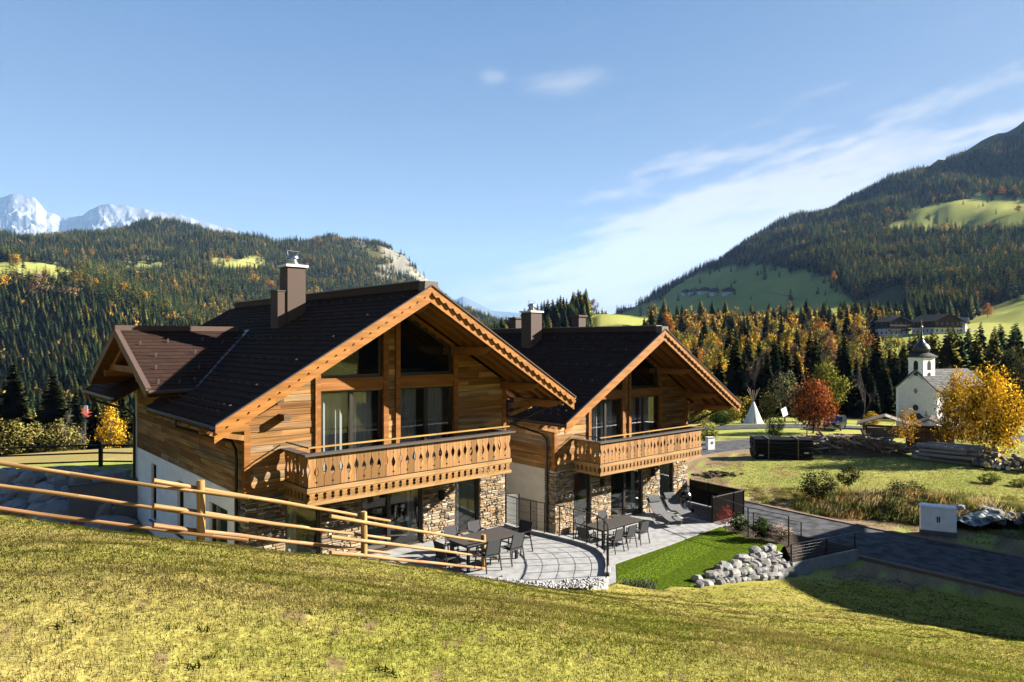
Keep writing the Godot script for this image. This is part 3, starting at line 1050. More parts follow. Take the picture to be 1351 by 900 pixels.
func roof(root: Node, dormer: bool) -> void:
	var r := MB.new()
	var mid := W * .5
	if dormer:
		slab(r, -EV, mid, -OV, 4.2, 0, .17)
		slab(r, 0.0, mid, 4.2, 8.5, 0, .17)
		slab(r, -EV, mid, 8.5, LEN + OV, 0, .17)
	else:
		slab(r, -EV, mid, -OV, LEN + OV, 0, .17)
	slab(r, mid, W + EV, -OV, LEN + OV, 0, .17)
	var o := put("roof", r, M.tile, root)
	var t := MB.new()
	var len_s := sqrt(pow(mid + EV, 2) + pow(HR - HE, 2))
	var up_l := Vector3(mid + EV, HR - HE, 0).normalized()
	var up_r := Vector3(-up_l.x, up_l.y, 0)
	var cut := func(x: float, y: float) -> bool:
		var b := LEN + OV - x
		return dormer and b > 4.2 and b < 8.5 and y < 1.62
	tiles(t, Vector3(-EV, HE, -(LEN + OV)), Vector3(0, 0, 1), up_l, Vector3(-up_l.y, up_l.x, 0), LEN + 2 * OV, len_s, cut)
	tiles(t, Vector3(W + EV, HE, OV), Vector3(0, 0, -1), up_r, Vector3(up_l.y, up_l.x, 0), LEN + 2 * OV, len_s)
	put("tile_courses", t, M.tile, o, "stuff")
	var hk := MB.new()                   # snow hooks
	for row in [.35, .62, 1.5, 2.7, 3.9, 5.1, 6.2]:
		for i in 24 if row > 1.0 else 36:
			var z := OV - .5 - (LEN + 2 * OV - 1.0) * (i + .5 * (int(row * 10) % 2)) / (24 if row > 1.0 else 36)
			if dormer and -z > 3.0 and -z < 10.0 and row < 3.0:
				continue
			var p: Vector3 = Vector3(-EV, HE + .03, z) + up_l * float(row)
			hk.beam(p, p + Vector3(-up_l.y, up_l.x, 0) * .09, .02, .04, Vector3.BACK)
			hk.beam(p + Vector3(-up_l.y, up_l.x, 0) * .085, p + Vector3(-up_l.y, up_l.x, 0) * .085 - up_l * .05, .02, .04, Vector3.BACK)
	put("snow_hook", hk, M.sheet, o, "stuff")
	var cap := MB.new()
	cap.span(Vector3(mid - .17, HR - .06, -(LEN + OV) + .3), Vector3(mid + .17, HR + .17, OV - .35))
	put("ridge_cap", cap, mat(lin(.07, .046, .036), .7), o)
	var lid := MB.new()
	lid.span(Vector3(mid - .21, HR + .17, -(LEN + OV) + .25), Vector3(mid + .21, HR + .2, OV - .3))
	put("ridge_flashing", lid, mat(lin(.30, .32, .35), .35, .7), o)
	var en := MB.new()
	en.prism(PackedVector2Array([Vector2(mid - .24, HR - .12), Vector2(mid + .24, HR - .12), Vector2(mid + .22, HR + .15), Vector2(mid - .22, HR + .15)]), OV - .3, OV + .02)
	put("ridge_end", en, mat(lin(.16, .125, .1), .6), o)
	# timber under the roof
	var under := Color(.46, .21, .065)
	for side in [0, 1]:
		for strip in [[-OV, 0.0], [0.0, LEN], [LEN, LEN + OV]]:
			var s := MB.new()
			var lim := 0.0 if strip[0] == 0.0 else mid
			if side == 0:
				if dormer and strip[0] == 0.0:
					slab(s, -EV + .02, lim, 0.0, 4.2, .174, .204, under)
					slab(s, -EV + .02, lim, 8.5, LEN, .174, .204, under)
				else:
					slab(s, -EV + .02, lim, strip[0] + (.02 if strip[0] < 0 else 0.0), strip[1] - (.02 if strip[0] >= LEN else 0.0), .174, .204, under)
			else:
				slab(s, W - lim if lim == 0.0 else mid, W + EV - .02, strip[0] + (.02 if strip[0] < 0 else 0.0), strip[1] - (.02 if strip[0] >= LEN else 0.0), .174, .204, under)
			put("soffit", s, M.timber, o)
		for z in [-.42, -1.0, -1.55]:
			var f := MB.new()
			if side == 0:
				slab(f, -EV + .1, mid - .003, z - .07, z + .07, .207, .36, Color(.36, .17, .055))
			else:
				slab(f, mid + .003, W + EV - .1, z - .07, z + .07, .207, .36, Color(.36, .17, .055))
			put("rafter", f, M.timber, o)
		for i in 14:
			var z := .5 + i * .82
			if side == 0 and dormer and z > 3.9 and z < 8.8:
				continue
			var f := MB.new()
			if side == 0:
				slab(f, -EV + .1, -.04, z - .06, z + .06, .207, .35, Color(.34, .16, .05))
			else:
				slab(f, W + .04, W + EV - .1, z - .06, z + .06, .207, .35, Color(.34, .16, .05))
			put("rafter", f, M.timber, o)
	for a in [.12, 2.2, mid, W - 2.2, W - .12, W + .95]:
		var p := MB.new()
		var y := yr(a) - .37 - (.1 if a == mid else 0.0)
		var prof := PackedVector2Array([Vector2(-.5, y - .26), Vector2(OV - .72, y - .26), Vector2(OV - .62, y - .2), Vector2(OV - .5, y - .2), Vector2(OV - .4, y - .12), Vector2(OV - .28, y - .1), Vector2(OV - .2, y), Vector2(-.5, y)])
		p.prism(prof, -.1, .1, Transform3D(Basis(Vector3(0, 0, 1), Vector3.UP, Vector3(-1, 0, 0)), Vector3(a, 0, 0)), Color(.42, .2, .065))
		put("purlin", p, M.timber, o)
	for s in [-1, 1]:
		var st := MB.new()
		var xw := -.02 if s < 0 else W + .02
		st.beam(Vector3(xw, 3.9, .25), Vector3(xw + s * .98, yr(W + 1.0) - .62, .25), .13, .15, Vector3.BACK, Color(.5, .26, .09))
		put("brace", st, M.timber, o)
		var fr := MB.new()
		fr.beam(Vector3(xw, yr(W + 1.0) - .55, .25), Vector3(xw + s * 1.2, yr(W + 1.0) - .55, .25), .16, .18, Vector3.UP, Color(.42, .2, .065))
		put("bracket", fr, M.timber, o)
	# bargeboards: a scalloped board over a plain one
	for e in [[OV, 1.0], [-(LEN + OV), -1.0]]:
		for side in [-1, 1]:
			var bd := MB.new()
			var poly := PackedVector2Array()
			var xa: float = mid + side * (mid + EV + .03)
			poly.append(Vector2(xa, yr(xa) + .02)); poly.append(Vector2(mid, HR + .02))
			for i in 97:
				var x := lerpf(mid, xa, i / 96.0)
				poly.append(Vector2(x, yr(x) - .15 - .085 * absf(sin(i * PI / 4.0))))
			if side < 0:
				poly.reverse()
			poly.reverse()
			if not Geometry2D.is_polygon_clockwise(poly):
				pass
			else:
				poly.reverse()
			var z0: float = e[0]
			bd.prism(poly, minf(z0, z0 + .035 * e[1]), maxf(z0, z0 + .035 * e[1]), Transform3D(), Color(.50, .22, .05))
			put("bargeboard", bd, M.timber, o)
			var lo := MB.new()
			var q := PackedVector2Array([Vector2(mid, HR - .12), Vector2(mid, HR - .44), Vector2(xa, yr(xa) - .40), Vector2(xa, yr(xa) - .12)])
			if Geometry2D.is_polygon_clockwise(q):
				q.reverse()
			lo.prism(q, minf(z0 - .08 * e[1], z0 - .04 * e[1]), maxf(z0 - .08 * e[1], z0 - .04 * e[1]), Transform3D(), Color(.54, .24, .055))
			put("bargeboard", lo, M.timber, o)
			var ed := MB.new()
			ed.beam(Vector3(xa, yr(xa) + .035, z0 + .02 * e[1]), Vector3(mid, HR + .035, z0 + .02 * e[1]), .1, .03, Vector3.UP)
			put("verge_flashing", ed, M.sheet, o)
	# gutters
	var runs := [[W + EV + .07, -OV, LEN + OV]]
	if dormer:
		runs.append([-EV - .07, -OV, 4.15]); runs.append([-EV - .07, 8.55, LEN + OV])
	else:
		runs.append([-EV - .07, -OV, LEN + OV])
	for q in runs:
		var g := MB.new()
		for k in 6:
			var a0 := PI + PI * k / 6.0
			var a1 := PI + PI * (k + 1) / 6.0
			for rr in [.075, .068]:
				var p0 := Vector3(q[0] + cos(a0) * rr, HE - .03 + sin(a0) * rr, 0)
				var p1 := Vector3(q[0] + cos(a1) * rr, HE - .03 + sin(a1) * rr, 0)
				g.quad(p0 + Vector3(0, 0, -q[1]), p1 + Vector3(0, 0, -q[1]), p1 + Vector3(0, 0, -q[2]), p0 + Vector3(0, 0, -q[2]))
		for zz in [q[1], q[2]]:
			g.lathe([[.0, -.004], [.075, -.004], [.075, .004], [0.0, .004]], 10, Vector3(q[0], HE - .06, -zz))
		put("gutter", g, M.dark_metal, root)

func dormer_roof(root: Node) -> void:        # the cross gable over the long side
	var dm := Node3D.new()
	dm.name = "dormer"
	root.add_child(dm)
	var c := 6.75                # its middle along the house
	var hw := 4.0
	var ry := 6.82
	var ey := 5.08
	var a0 := -1.7
	var s := (ry - ey) / hw
	var wallpoly := MB.new()
	wallpoly.prism(PackedVector2Array([Vector2(4.2, 4.6), Vector2(8.9, 4.6), Vector2(8.9, ry - s * 2.15 - .26), Vector2(c, ry - .26), Vector2(4.2, ry - s * 2.55 - .26)]), -.02, .2, Transform3D(Basis(Vector3(0, 0, -1), Vector3.UP, Vector3(1, 0, 0)), Vector3.ZERO), Color(.3, .14, .05))
	put("gable_wall", wallpoly, M.siding, dm)
	for side in [-1, 1]:
		var m := MB.new()
		var mt := MB.new()
		var under := MB.new()
		var e: float = c + side * hw
		var steps := 10
		# the slope ends in a valley against the main roof
		var inner := func(y: float) -> float: return W * .5 - (HR - y) / SLOPE
		var col := Color(1.6, 1.25, 1.1)
		for j in [[0.0, m, Color.WHITE], [-.2, under, Color(.36, .17, .06)]]:
			for i in steps:
				var t0 := float(i) / steps
				var t1 := float(i + 1) / steps
				var y0 := lerpf(ey, ry, t0)
				var y1 := lerpf(ey, ry, t1)
				var b0 := lerpf(e, c, t0)
				var b1 := lerpf(e, c, t1)
				var p := [Vector3(a0, y0 + j[0], -b0), Vector3(inner.call(y0), y0 + j[0], -b0), Vector3(inner.call(y1), y1 + j[0], -b1), Vector3(a0, y1 + j[0], -b1)]
				if side > 0:
					p.reverse()
				j[1].quad(p[0], p[1], p[2], p[3], j[2])
		m.quad(Vector3(a0, ey - .15, -e), Vector3(inner.call(ey), ey - .15, -e), Vector3(inner.call(ey), ey, -e), Vector3(a0, ey, -e))
		var ro := put("roof", m, M.tile, dm)
		put("soffit", under, M.timber, ro)
		var up := Vector3(0, ry - ey, side * hw).normalized()
		var nrm := Vector3(0, hw, -side * (ry - ey)).normalized()
		var ln := sqrt(hw * hw + (ry - ey) * (ry - ey))
		if side < 0:
			nrm = Vector3(0, hw, (ry - ey)).normalized()
			up = Vector3(0, ry - ey, -hw).normalized()
			var lim := func(x: float, y: float) -> bool: return a0 + x > inner.call(lerpf(ey, ry, y / ln)) - .05
			tiles(mt, Vector3(a0, ey, -e), Vector3(1, 0, 0), up, nrm, 4.3, ln, lim)
		else:
			var lim2 := func(x: float, y: float) -> bool: return a0 + 4.3 - x > inner.call(lerpf(ey, ry, y / ln)) - .05
			nrm = Vector3(0, hw, -(ry - ey)).normalized()
			up = Vector3(0, ry - ey, hw).normalized()
			tiles(mt, Vector3(a0 + 4.3, ey, -e), Vector3(-1, 0, 0), up, nrm, 4.3, ln, lim2)
		put("tile_courses", mt, M.tile, ro, "stuff")
		if side < 0:
			var hk := MB.new()
			for q in [[.35, .35], [.9, .3], [1.35, .42], [1.8, .32], [2.3, .4], [.5, 1.3], [1.7, 1.25], [.7, 2.2], [1.9, 2.4], [.45, 3.1], [1.3, 3.3], [2.4, 3.4], [3.0, 3.2]]:
				var p: Vector3 = Vector3(a0 + q[0], ey + .02, -e) + up * float(q[1])
				hk.beam(p, p + nrm * .12, .03, .05, Vector3.RIGHT)
			put("snow_hook", hk, mat(lin(.25, .2, .17), .5, .5), ro, "stuff")
		var bb := MB.new()
		bb.beam(Vector3(a0 - .02, ey - .1, -e), Vector3(a0 - .02, ry - .08, -c), .05, .24, Vector3.UP, Color(.34, .21, .12))
		put("bargeboard", bb, M.timber, dm)
		var vg := MB.new()
		vg.beam(Vector3(a0 + .02, ey + .045, -e), Vector3(a0 + .02, ry + .045, -c), .14, .05, Vector3.UP)
		put("verge_flashing", vg, mat(lin(.14, .095, .078), .7), dm)
		var gt := MB.new()
		gt.rod(Vector3(a0, ey - .05, -e - side * .06), Vector3(-.35, ey - .05, -e - side * .06), .06, 8)
		put("gutter", gt, M.sheet, dm)
		var vl := MB.new()
		var v0 := Vector3(inner.call(ey) + .03, ey + .03, -e)
		var v1 := Vector3(inner.call(ry) + .03, ry + .03, -c)
		vl.beam(v0, v1, .2, .03, Vector3(-.5, .86, 0))
		put("valley_flashing", vl, mat(lin(.10, .11, .13), .4, .6), dm)
		var rf := MB.new()
		rf.beam(Vector3(a0 + .35, ey - .38 + (hw - 2.6) * s, -c - side * 2.6), Vector3(a0 + .35, ry - .38, -c), .14, .16, Vector3.UP, Color(.42, .2, .07))
		put("rafter", rf, M.timber, dm)
	var col := MB.new()
	col.beam(Vector3(a0 + .35, 5.55, -c - 2.2), Vector3(a0 + .35, 5.55, -c + 2.2), .16, .2, Vector3.UP, Color(.42, .2, .07))
	put("collar_beam", col, M.timber, dm)
	for b in [4.5, c, 9.0]:
		var pu := MB.new()
		pu.beam(Vector3(0, ry - .5 - absf(b - c) * s, -b), Vector3(a0 + .1, ry - .5 - absf(b - c) * s, -b), .16, .2, Vector3.UP, Color(.42, .2, .07))
		put("purlin", pu, M.timber, dm)
	var rc := MB.new()
	rc.span(Vector3(a0 - .04, ry - .02, -c - .14), Vector3(2.15, ry + .15, -c + .14))
	put("ridge_cap", rc, mat(lin(.12, .08, .064), .7), dm)

func chalet(label: String, at: Vector3, turn: float, plaster: Color, dormer: bool, floor_y: float) -> Node3D:
	var root := thing("chalet", label, "house", at, turn, "twin timber chalets")
	var I := Transform3D()
	var left := Transform3D(Basis(Vector3(0, 0, -1), Vector3.UP, Vector3(-1, 0, 0)), Vector3.ZERO)     # x runs along the house, z out of the wall on the chimney side
	var right := Transform3D(Basis(Vector3(0, 0, -1), Vector3.UP, Vector3(-1, 0, 0)), Vector3(W - .3, 0, 0))
	var up_holes := [[2.11, 4.16, 2.62, 5.03, 5.03], [4.75, 6.82, 2.62, 5.03, 5.03], [2.11, 4.16, 5.38, gable(2.11) - .12, gable(4.16) - .12], [4.75, 6.82, 5.38, gable(4.75) - .12, gable(6.82) - .12]]
	var lo_holes := [[1.09, 2.14, floor_y + .02, 2.05, 2.05], [3.42, 5.62, floor_y + .02, 2.12, 2.12], [6.88, 7.94, floor_y + .02, 2.1, 2.1]]
	var flat := func(y: float) -> Callable: return func(_x): return y
	var W_ := put("wall", wall_mesh(cells(.01, W - .01, 2.3, gable, up_holes, [W * .5]), -.3, -.036, I, Color(.2, .1, .04)), M.siding, root)
	planks(W_, .13, W - .13, 2.3, 9.0, gable, true, up_holes, I)
	var lower := put("wall", wall_mesh(cells(.01, W - .01, floor_y - .5, flat.call(2.3), lo_holes), -.3, 0.0, I, Color(.3, .26, .2)), M.plaster, root)
	var st := MB.new()
	cladding(st, 0.0, W, floor_y - .5, 2.29, lo_holes, I)
	cladding(st, 0.0, .55, floor_y - .5, 2.29, [], left)
	put("stone_cladding", st, M.stone, lower, "stuff")
	# the long sides
	var side_holes := [[8.7, 9.4, -.1, 1.98, 1.98], [5.4, 6.1, .1, 1.86, 1.86], [1.3, 2.85, -.3, 1.72, 1.72]] if dormer else []
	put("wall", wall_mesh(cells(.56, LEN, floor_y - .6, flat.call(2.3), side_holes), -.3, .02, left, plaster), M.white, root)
	var sw := put("wall", wall_mesh(cells(.31, LEN, 2.3, flat.call(5.05), []), -.3, -.036, left, Color(.2, .1, .04)), M.siding, root)
	planks(sw, .02, LEN, 2.3, 5.04, flat.call(5.1), false, [], left, 5.0)
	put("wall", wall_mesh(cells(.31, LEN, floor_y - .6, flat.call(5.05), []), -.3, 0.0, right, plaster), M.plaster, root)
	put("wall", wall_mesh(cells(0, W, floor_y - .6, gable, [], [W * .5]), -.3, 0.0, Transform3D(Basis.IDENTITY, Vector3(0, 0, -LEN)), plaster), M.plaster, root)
	for h in side_holes:
		window(root, h, [], left)
		var sill := MB.new()
		sill.span(Vector3(-.1, h[2] - .04, -h[1] - .04), Vector3(-.022, h[2], -h[0] + .04), Color(.08, .07, .06))
		put("window_sill", sill, M.paint, root)
	# corner posts and the timber round the big windows
	var honey := Color(.46, .20, .052)
	for x in [[-.035, .13], [W - .13, W + .035]]:
		var p := MB.new()
		p.span(Vector3(x[0], 2.26, -.14), Vector3(x[1], gable(clampf(x[0], 0, W)) - .02, .03), honey)
		put("corner_post", p, M.timber, root)
	for x in [[1.95, 2.11], [4.16, 4.33], [4.59, 4.75], [6.82, 6.98]]:
		var p := MB.new()
		var e0: float = gable(x[0]) - .01
		var e1: float = gable(x[1]) - .01
		p.prism(PackedVector2Array([Vector2(x[0], 2.6), Vector2(x[1], 2.6), Vector2(x[1], e1), Vector2(x[0], e0)]), -.06, .075, I, honey)
		put("post", p, M.timber, root)
	for x in [[2.112, 4.158], [4.752, 6.818]]:
		var p := MB.new()
		p.span(Vector3(x[0], 5.03, -.06), Vector3(x[1], 5.38, .06), honey)
		put("transom", p, M.timber, root)
		var q := MB.new()
		var a: float = x[0]
		var b: float = x[1]
		q.prism(PackedVector2Array([Vector2(a, gable(a) - .12), Vector2(b, gable(b) - .12), Vector2(b, gable(b) - .01), Vector2(a, gable(a) - .01)]), -.06, .06, I, honey)
		put("transom", q, M.timber, root)
	window(root, up_holes[0], [.5], I, "balcony_door", [[.04, .45], [.55, .93]])
	window(root, up_holes[1], [.5], I, "balcony_door", [[.04, .44], [.56, .95]])
	window(root, up_holes[2], [], I, "gable_window")
	window(root, up_holes[3], [], I, "gable_window")
	window(root, lo_holes[0], [], I, "window", [[.05, .5]])
	window(root, lo_holes[1], [.45], I, "terrace_door", [[.03, .2], [.86, .97]])
	window(root, lo_holes[2], [], I, "window", [[.05, .45]])
	# rooms behind the glass
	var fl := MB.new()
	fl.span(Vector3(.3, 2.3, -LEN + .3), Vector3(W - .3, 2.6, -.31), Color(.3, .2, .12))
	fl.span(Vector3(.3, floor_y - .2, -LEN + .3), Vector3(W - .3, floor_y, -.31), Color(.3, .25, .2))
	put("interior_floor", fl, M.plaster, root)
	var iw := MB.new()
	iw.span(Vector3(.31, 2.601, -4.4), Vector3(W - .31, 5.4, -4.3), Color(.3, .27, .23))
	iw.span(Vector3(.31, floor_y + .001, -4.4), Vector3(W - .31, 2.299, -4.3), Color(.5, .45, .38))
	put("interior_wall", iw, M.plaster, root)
	# small fittings
	for q in [[.82, 4.84], [1.0, 4.38]]:
		var p := MB.new()
		p.span(Vector3(q[0] - .09, q[1] - .09, -.02), Vector3(q[0] + .09, q[1] + .09, .36), Color(.24, .17, .12))
		put("beam_end", p, M.timber, root)
	for x in [2.75, 6.28]:
		var p := MB.new()
		p.span(Vector3(x - .07, 1.3, .05), Vector3(x + .07, 1.62, .17))
		put("wall_lamp", p, M.black, root)
	roof(root, dormer)
	balcony(root)
	var pipe := MB.new()
	pipe.tube([Vector3(-EV - .07, HE - .1, -.9), Vector3(-EV - .07, HE - .3, -.9), Vector3(-.6, HE - .62, -.75), Vector3(-.14, HE - .78, -.6), Vector3(-.12, HE - .98, -.36), Vector3(-.12, HE - 1.2, -.33), Vector3(-.12, floor_y - .4, -.33)], [.045, .045, .045, .045, .045, .045, .045], 8)
	put("downpipe", pipe, M.dark_metal, root)
	var pipe2 := MB.new()
	pipe2.tube([Vector3(-EV - .07, HE - .1, -12.4), Vector3(-EV - .05, HE - .32, -12.3), Vector3(-.3, HE - .75, -11.7), Vector3(-.12, HE - 1.0, -11.5), Vector3(-.12, floor_y - .6, -11.5)], [.05, .05, .05, .05, .05], 8)
	put("downpipe", pipe2, M.dark_metal, root)
	var pipe3 := MB.new()
	pipe3.tube([Vector3(W + EV + .07, HE - .1, 1.2), Vector3(W + EV + .05, HE - .25, 1.1), Vector3(W + .3, HE - .95, .2), Vector3(W + .12, HE - 1.1, -.1), Vector3(W + .12, floor_y - .3, -.15)], [.045, .045, .045, .045, .045], 8)
	put("downpipe", pipe3, M.dark_metal, root)
	if dormer:
		chimney(root, 3.2, 4.35, .64, 6.6, 8.98, true, true)
		dormer_roof(root)
	else:
		chimney(root, 3.5, 5.2, .72, 6.9, 8.95)
		chimney(root, 5.5, 3.9, .5, 7.2, 8.75, false)
		chimney(root, 5.2, 8.3, .5, 7.2, 8.75, false)
	return root
# ---------------------------------------------------------------- terraces, road, fences, furniture round the chalets
const P1 := Vector3(-7.075, -6.46, -18.086)
const T1 := .721
const P2 := Vector3(1.724, -7.545, -27.566)
const T2 := .713
const LOW := -7.9             # the farther chalet's terrace

func G(u: float, v: float, y: float) -> Vector3:       # where a sight line meets the level y
	var d := -y * F / (v - 450.0)
	return Vector3((u - 675.5) / F * d, y, -d)

func house(k: int, a: float, b: float, y: float) -> Vector3:     # a along the front, b into the house, y a world height
	var o := P1 if k == 1 else P2
	var t := T1 if k == 1 else T2
	return Vector3(o.x + a * cos(t) - b * sin(t), y, o.z - a * sin(t) - b * cos(t))

func flat_poly(pts: Array) -> PackedVector2Array:
	var p := PackedVector2Array()
	for q in pts:
		p.append(Vector2(q.x, -q.z))
	return p

func sheet_of(m: MB, pts: Array, depth: float, col := Color.WHITE) -> void:       # a thick sheet under the given outline (heights as given)
	var p := flat_poly(pts)
	var ix := Geometry2D.triangulate_polygon(p)
	for i in range(0, ix.size(), 3):
		var a: Vector3 = pts[ix[i]]
		var b: Vector3 = pts[ix[i + 1]]
		var c: Vector3 = pts[ix[i + 2]]
		if (b - a).cross(c - a).y < 0.0:
			var s := b
			b = c
			c = s
		m.tri(a, b, c, col)
	if depth > 0.0:
		var cw := Geometry2D.is_polygon_clockwise(p)
		for i in pts.size():
			var a: Vector3 = pts[i]
			var b: Vector3 = pts[(i + 1) % pts.size()]
			if cw:
				var s := a
				a = b
				b = s
			m.quad(a - Vector3.UP * depth, b - Vector3.UP * depth, b, a, col)

var arc1 := []
var terrace1 := []
var terrace2 := []
var lawn := []
var drive := []

func outlines() -> void:
	for q in [[667, 694], [682, 699], [700, 703], [718.5, 707], [738, 711.5], [756.5, 716], [774, 721], [788.5, 727], [797, 734], [801.5, 742], [802.5, 751], [801, 760]]:
		arc1.append(G(q[0], q[1], -6.46))
	terrace1 = [house(1, 1.0, .1, -6.46), house(1, W + .15, .1, -6.46)]
	terrace1.append_array(arc1)
	for q in [[7.0, -5.95], [6.2, -5.4], [5.4, -4.55], [4.6, -3.5], [3.8, -2.6], [2.9, -1.6], [1.8, -.9], [1.0, -.5]]:
		terrace1.append(house(1, q[0], q[1], -6.46))
	terrace2 = [house(2, -.2, .1, LOW), house(2, -.9, 3.5, LOW), house(1, W + .3, 1.5, LOW)]
	for i in range(3, 12):
		terrace2.append(Vector3(arc1[i].x - .25, LOW, arc1[i].z))
	for q in [[813, 766], [812, 743.5], [845, 732], [880, 720], [905, 710.5], [928, 702], [951, 694], [981, 679]]:
		terrace2.append(G(q[0], q[1], LOW))
	terrace2.append(house(2, W + .2, .1, LOW))
	for q in [[951, 695], [968, 703], [990, 710], [1012, 714], [1034, 720], [1022, 730], [990, 747], [955, 760], [928, 768], [895, 777], [860, 780], [830, 777], [814, 770], [812.5, 744.5], [845, 733], [880, 721], [905, 711.5], [928, 703]]:
		lawn.append(G(q[0], q[1], LOW - .03))
	drive = [G(953, 694.5, LOW - .025), G(985, 691, -8.0), G(1057, 708.5, -8.33), G(1131, 723.5, -8.43), G(1046, 742.5, -8.03), G(1036, 721, LOW - .03), G(1012, 715, LOW - .03), G(990, 711, LOW - .03), G(968, 704, LOW - .03)]
	pads.append([flat_poly([house(1, -.3, -.2, 0), house(1, W + .4, -.2, 0), house(1, W + .3, LEN + .3, 0), house(1, -.3, LEN + .3, 0)]), -6.8])
	pads.append([flat_poly(terrace1), -6.62])
	pads.append([flat_poly([house(2, -.6, -.2, 0), house(2, W + .4, -.2, 0), house(2, W + .3, LEN + .3, 0), house(2, -.6, LEN + .3, 0)]), -8.2])
	pads.append([flat_poly(terrace2), -8.1])
	pads.append([flat_poly(lawn), -8.12])
	pads.append([flat_poly(drive), -8.75])

func paving() -> void:
	var m := MB.new()
	sheet_of(m, terrace1, 1.9)
	structure("terrace", m, M.concrete, "pale concrete terrace with a curved edge in front of the nearer chalet", "terrace")
	m = MB.new()
	for i in arc1.size() - 1:                                # kerb under the railing
		var a: Vector3 = arc1[i]
		var b: Vector3 = arc1[i + 1]
		m.beam(a + Vector3(0, .05, 0), b + Vector3(0, .05, 0), .14, .1)
	structure("kerb", m, M.concrete, "low pale kerb along the curved terrace edge", "kerb")
	m = MB.new()
	sheet_of(m, terrace2, .35)
	structure("terrace", m, M.concrete, "pale concrete terrace between the farther chalet and its lawn", "terrace")
	m = MB.new()
	sheet_of(m, [G(902, 679, LOW + .012), G(951, 692.5, LOW + .012), G(978, 679, LOW + .012), G(909, 665, LOW + .012)], .01, Color(.42, .35, .31))
	structure("paving", m, M.concrete, "brown grey paving in front of the dark screen fence", "paving")
	m = MB.new()
	sheet_of(m, lawn, .8, Color(.08, .13, .02))
	structure("lawn", m, M.ground, "bright green mown lawn in front of the farther chalet", "lawn")
	m = MB.new()
	sheet_of(m, drive, .7, Color(.95, .9, .85))
	structure("driveway", m, M.soil, "brown gravel driveway between the planting bed and the road", "driveway")
	# road with kerb stones on both sides
	m = MB.new()
	var n := road_line.size()
	var sides := [[], [], [], []]
	for i in n:
		var t := road_line[mini(i + 1, n - 1)] - road_line[maxi(i - 1, 0)]
		var q := Vector3(t.z, 0, -t.x).normalized()          # in X, y, D
		for s in 4:
			var p: Vector3 = road_line[i] + q * [ -ROAD_W, ROAD_W, -ROAD_W - .24, ROAD_W + .24][s]
			sides[s].append(Vector3(p.x, p.y, -p.z))
	for i in n - 1:
		m.quad(sides[1][i], sides[1][i + 1], sides[0][i + 1], sides[0][i])
	structure("road", m, M.asphalt, "dark asphalt road curving past the farther chalet", "road")
	for s in 2:
		m = MB.new()
		for i in n - 1:
			var up := Vector3(0, .05, 0)
			var a: Vector3 = sides[s][i]
			var b: Vector3 = sides[s][i + 1]
			var c: Vector3 = sides[s + 2][i + 1]
			var d: Vector3 = sides[s + 2][i]
			var dn := Vector3(0, -.15, 0)
			if s == 0:
				m.hexa([d + dn, a + dn, b + dn, c + dn, d + up, a + up, b + up, c + up])
			else:
				m.hexa([a + dn, d + dn, c + dn, b + dn, a + up, d + up, c + up, b + up])
		structure("kerb", m, tri_map(mat(lin(.34, .235, .17), .95), M.concrete.albedo_texture, .8), ["sandy kerb strip on the field side of the road", "sandy kerb strip on the slope side of the road"][1 - s], "kerb")
	# lane and parking strip past the hamlet
	m = MB.new()
	var strip := [[800, 580.5], [900, 571.5], [1000, 569], [1080, 567], [1145, 569], [1300, 574]]
	for i in strip.size() - 1:
		var a := G(strip[i][0], strip[i][1], -9.85)
		var b := G(strip[i + 1][0], strip[i + 1][1], -9.85)
		var k := 6
		for j in k:
			var p := a.lerp(b, float(j) / k)
			var q := a.lerp(b, float(j + 1) / k)
			var w := Vector3(0, 0, -6.0)
			m.quad(on(p.x, -p.z, .06), on(q.x, -q.z, .06), on(q.x, -q.z + 6.0, .06), on(p.x, -p.z + 6.0, .06))
	structure("lane", m, M.asphalt, "grey lane crossing in front of the hamlet trees", "lane")

func gravel() -> void:
	rng.seed = 12
	var xf := []
	var cl := []
	var line := [house(1, 2.2, -1.0, 0), house(1, 3.8, -2.65, 0), house(1, 4.6, -3.55, 0), house(1, 5.4, -4.6, 0), house(1, 6.2, -5.45, 0), house(1, 7.3, -6.05, 0)]
	for i in 1500:
		var k := rng.randi() % (line.size() - 1)
		var p: Vector3 = line[k].lerp(line[k + 1], rng.randf())
		var q := p + Vector3(rng.randfn() * .16 - .06, 0, rng.randfn() * .16 + .1)
		var s := rng.randf_range(.012, .04)
		q.y = maxf(H(q.x, -q.z), -6.455) + s * .3
		xf.append(Transform3D(Basis.from_euler(Vector3(rng.randf(), rng.randf() * TAU, rng.randf())).scaled(Vector3(s, s * .7, s)), q))
		cl.append(Color(.62, .61, .58) * rng.randf_range(.6, 1.1))
	stuff("gravel", "strip of white gravel between the grass and the nearer terrace", "gravel", rock(1, 1, 1, 9, .3, 6, 4).mesh(), M.plain, xf, cl)

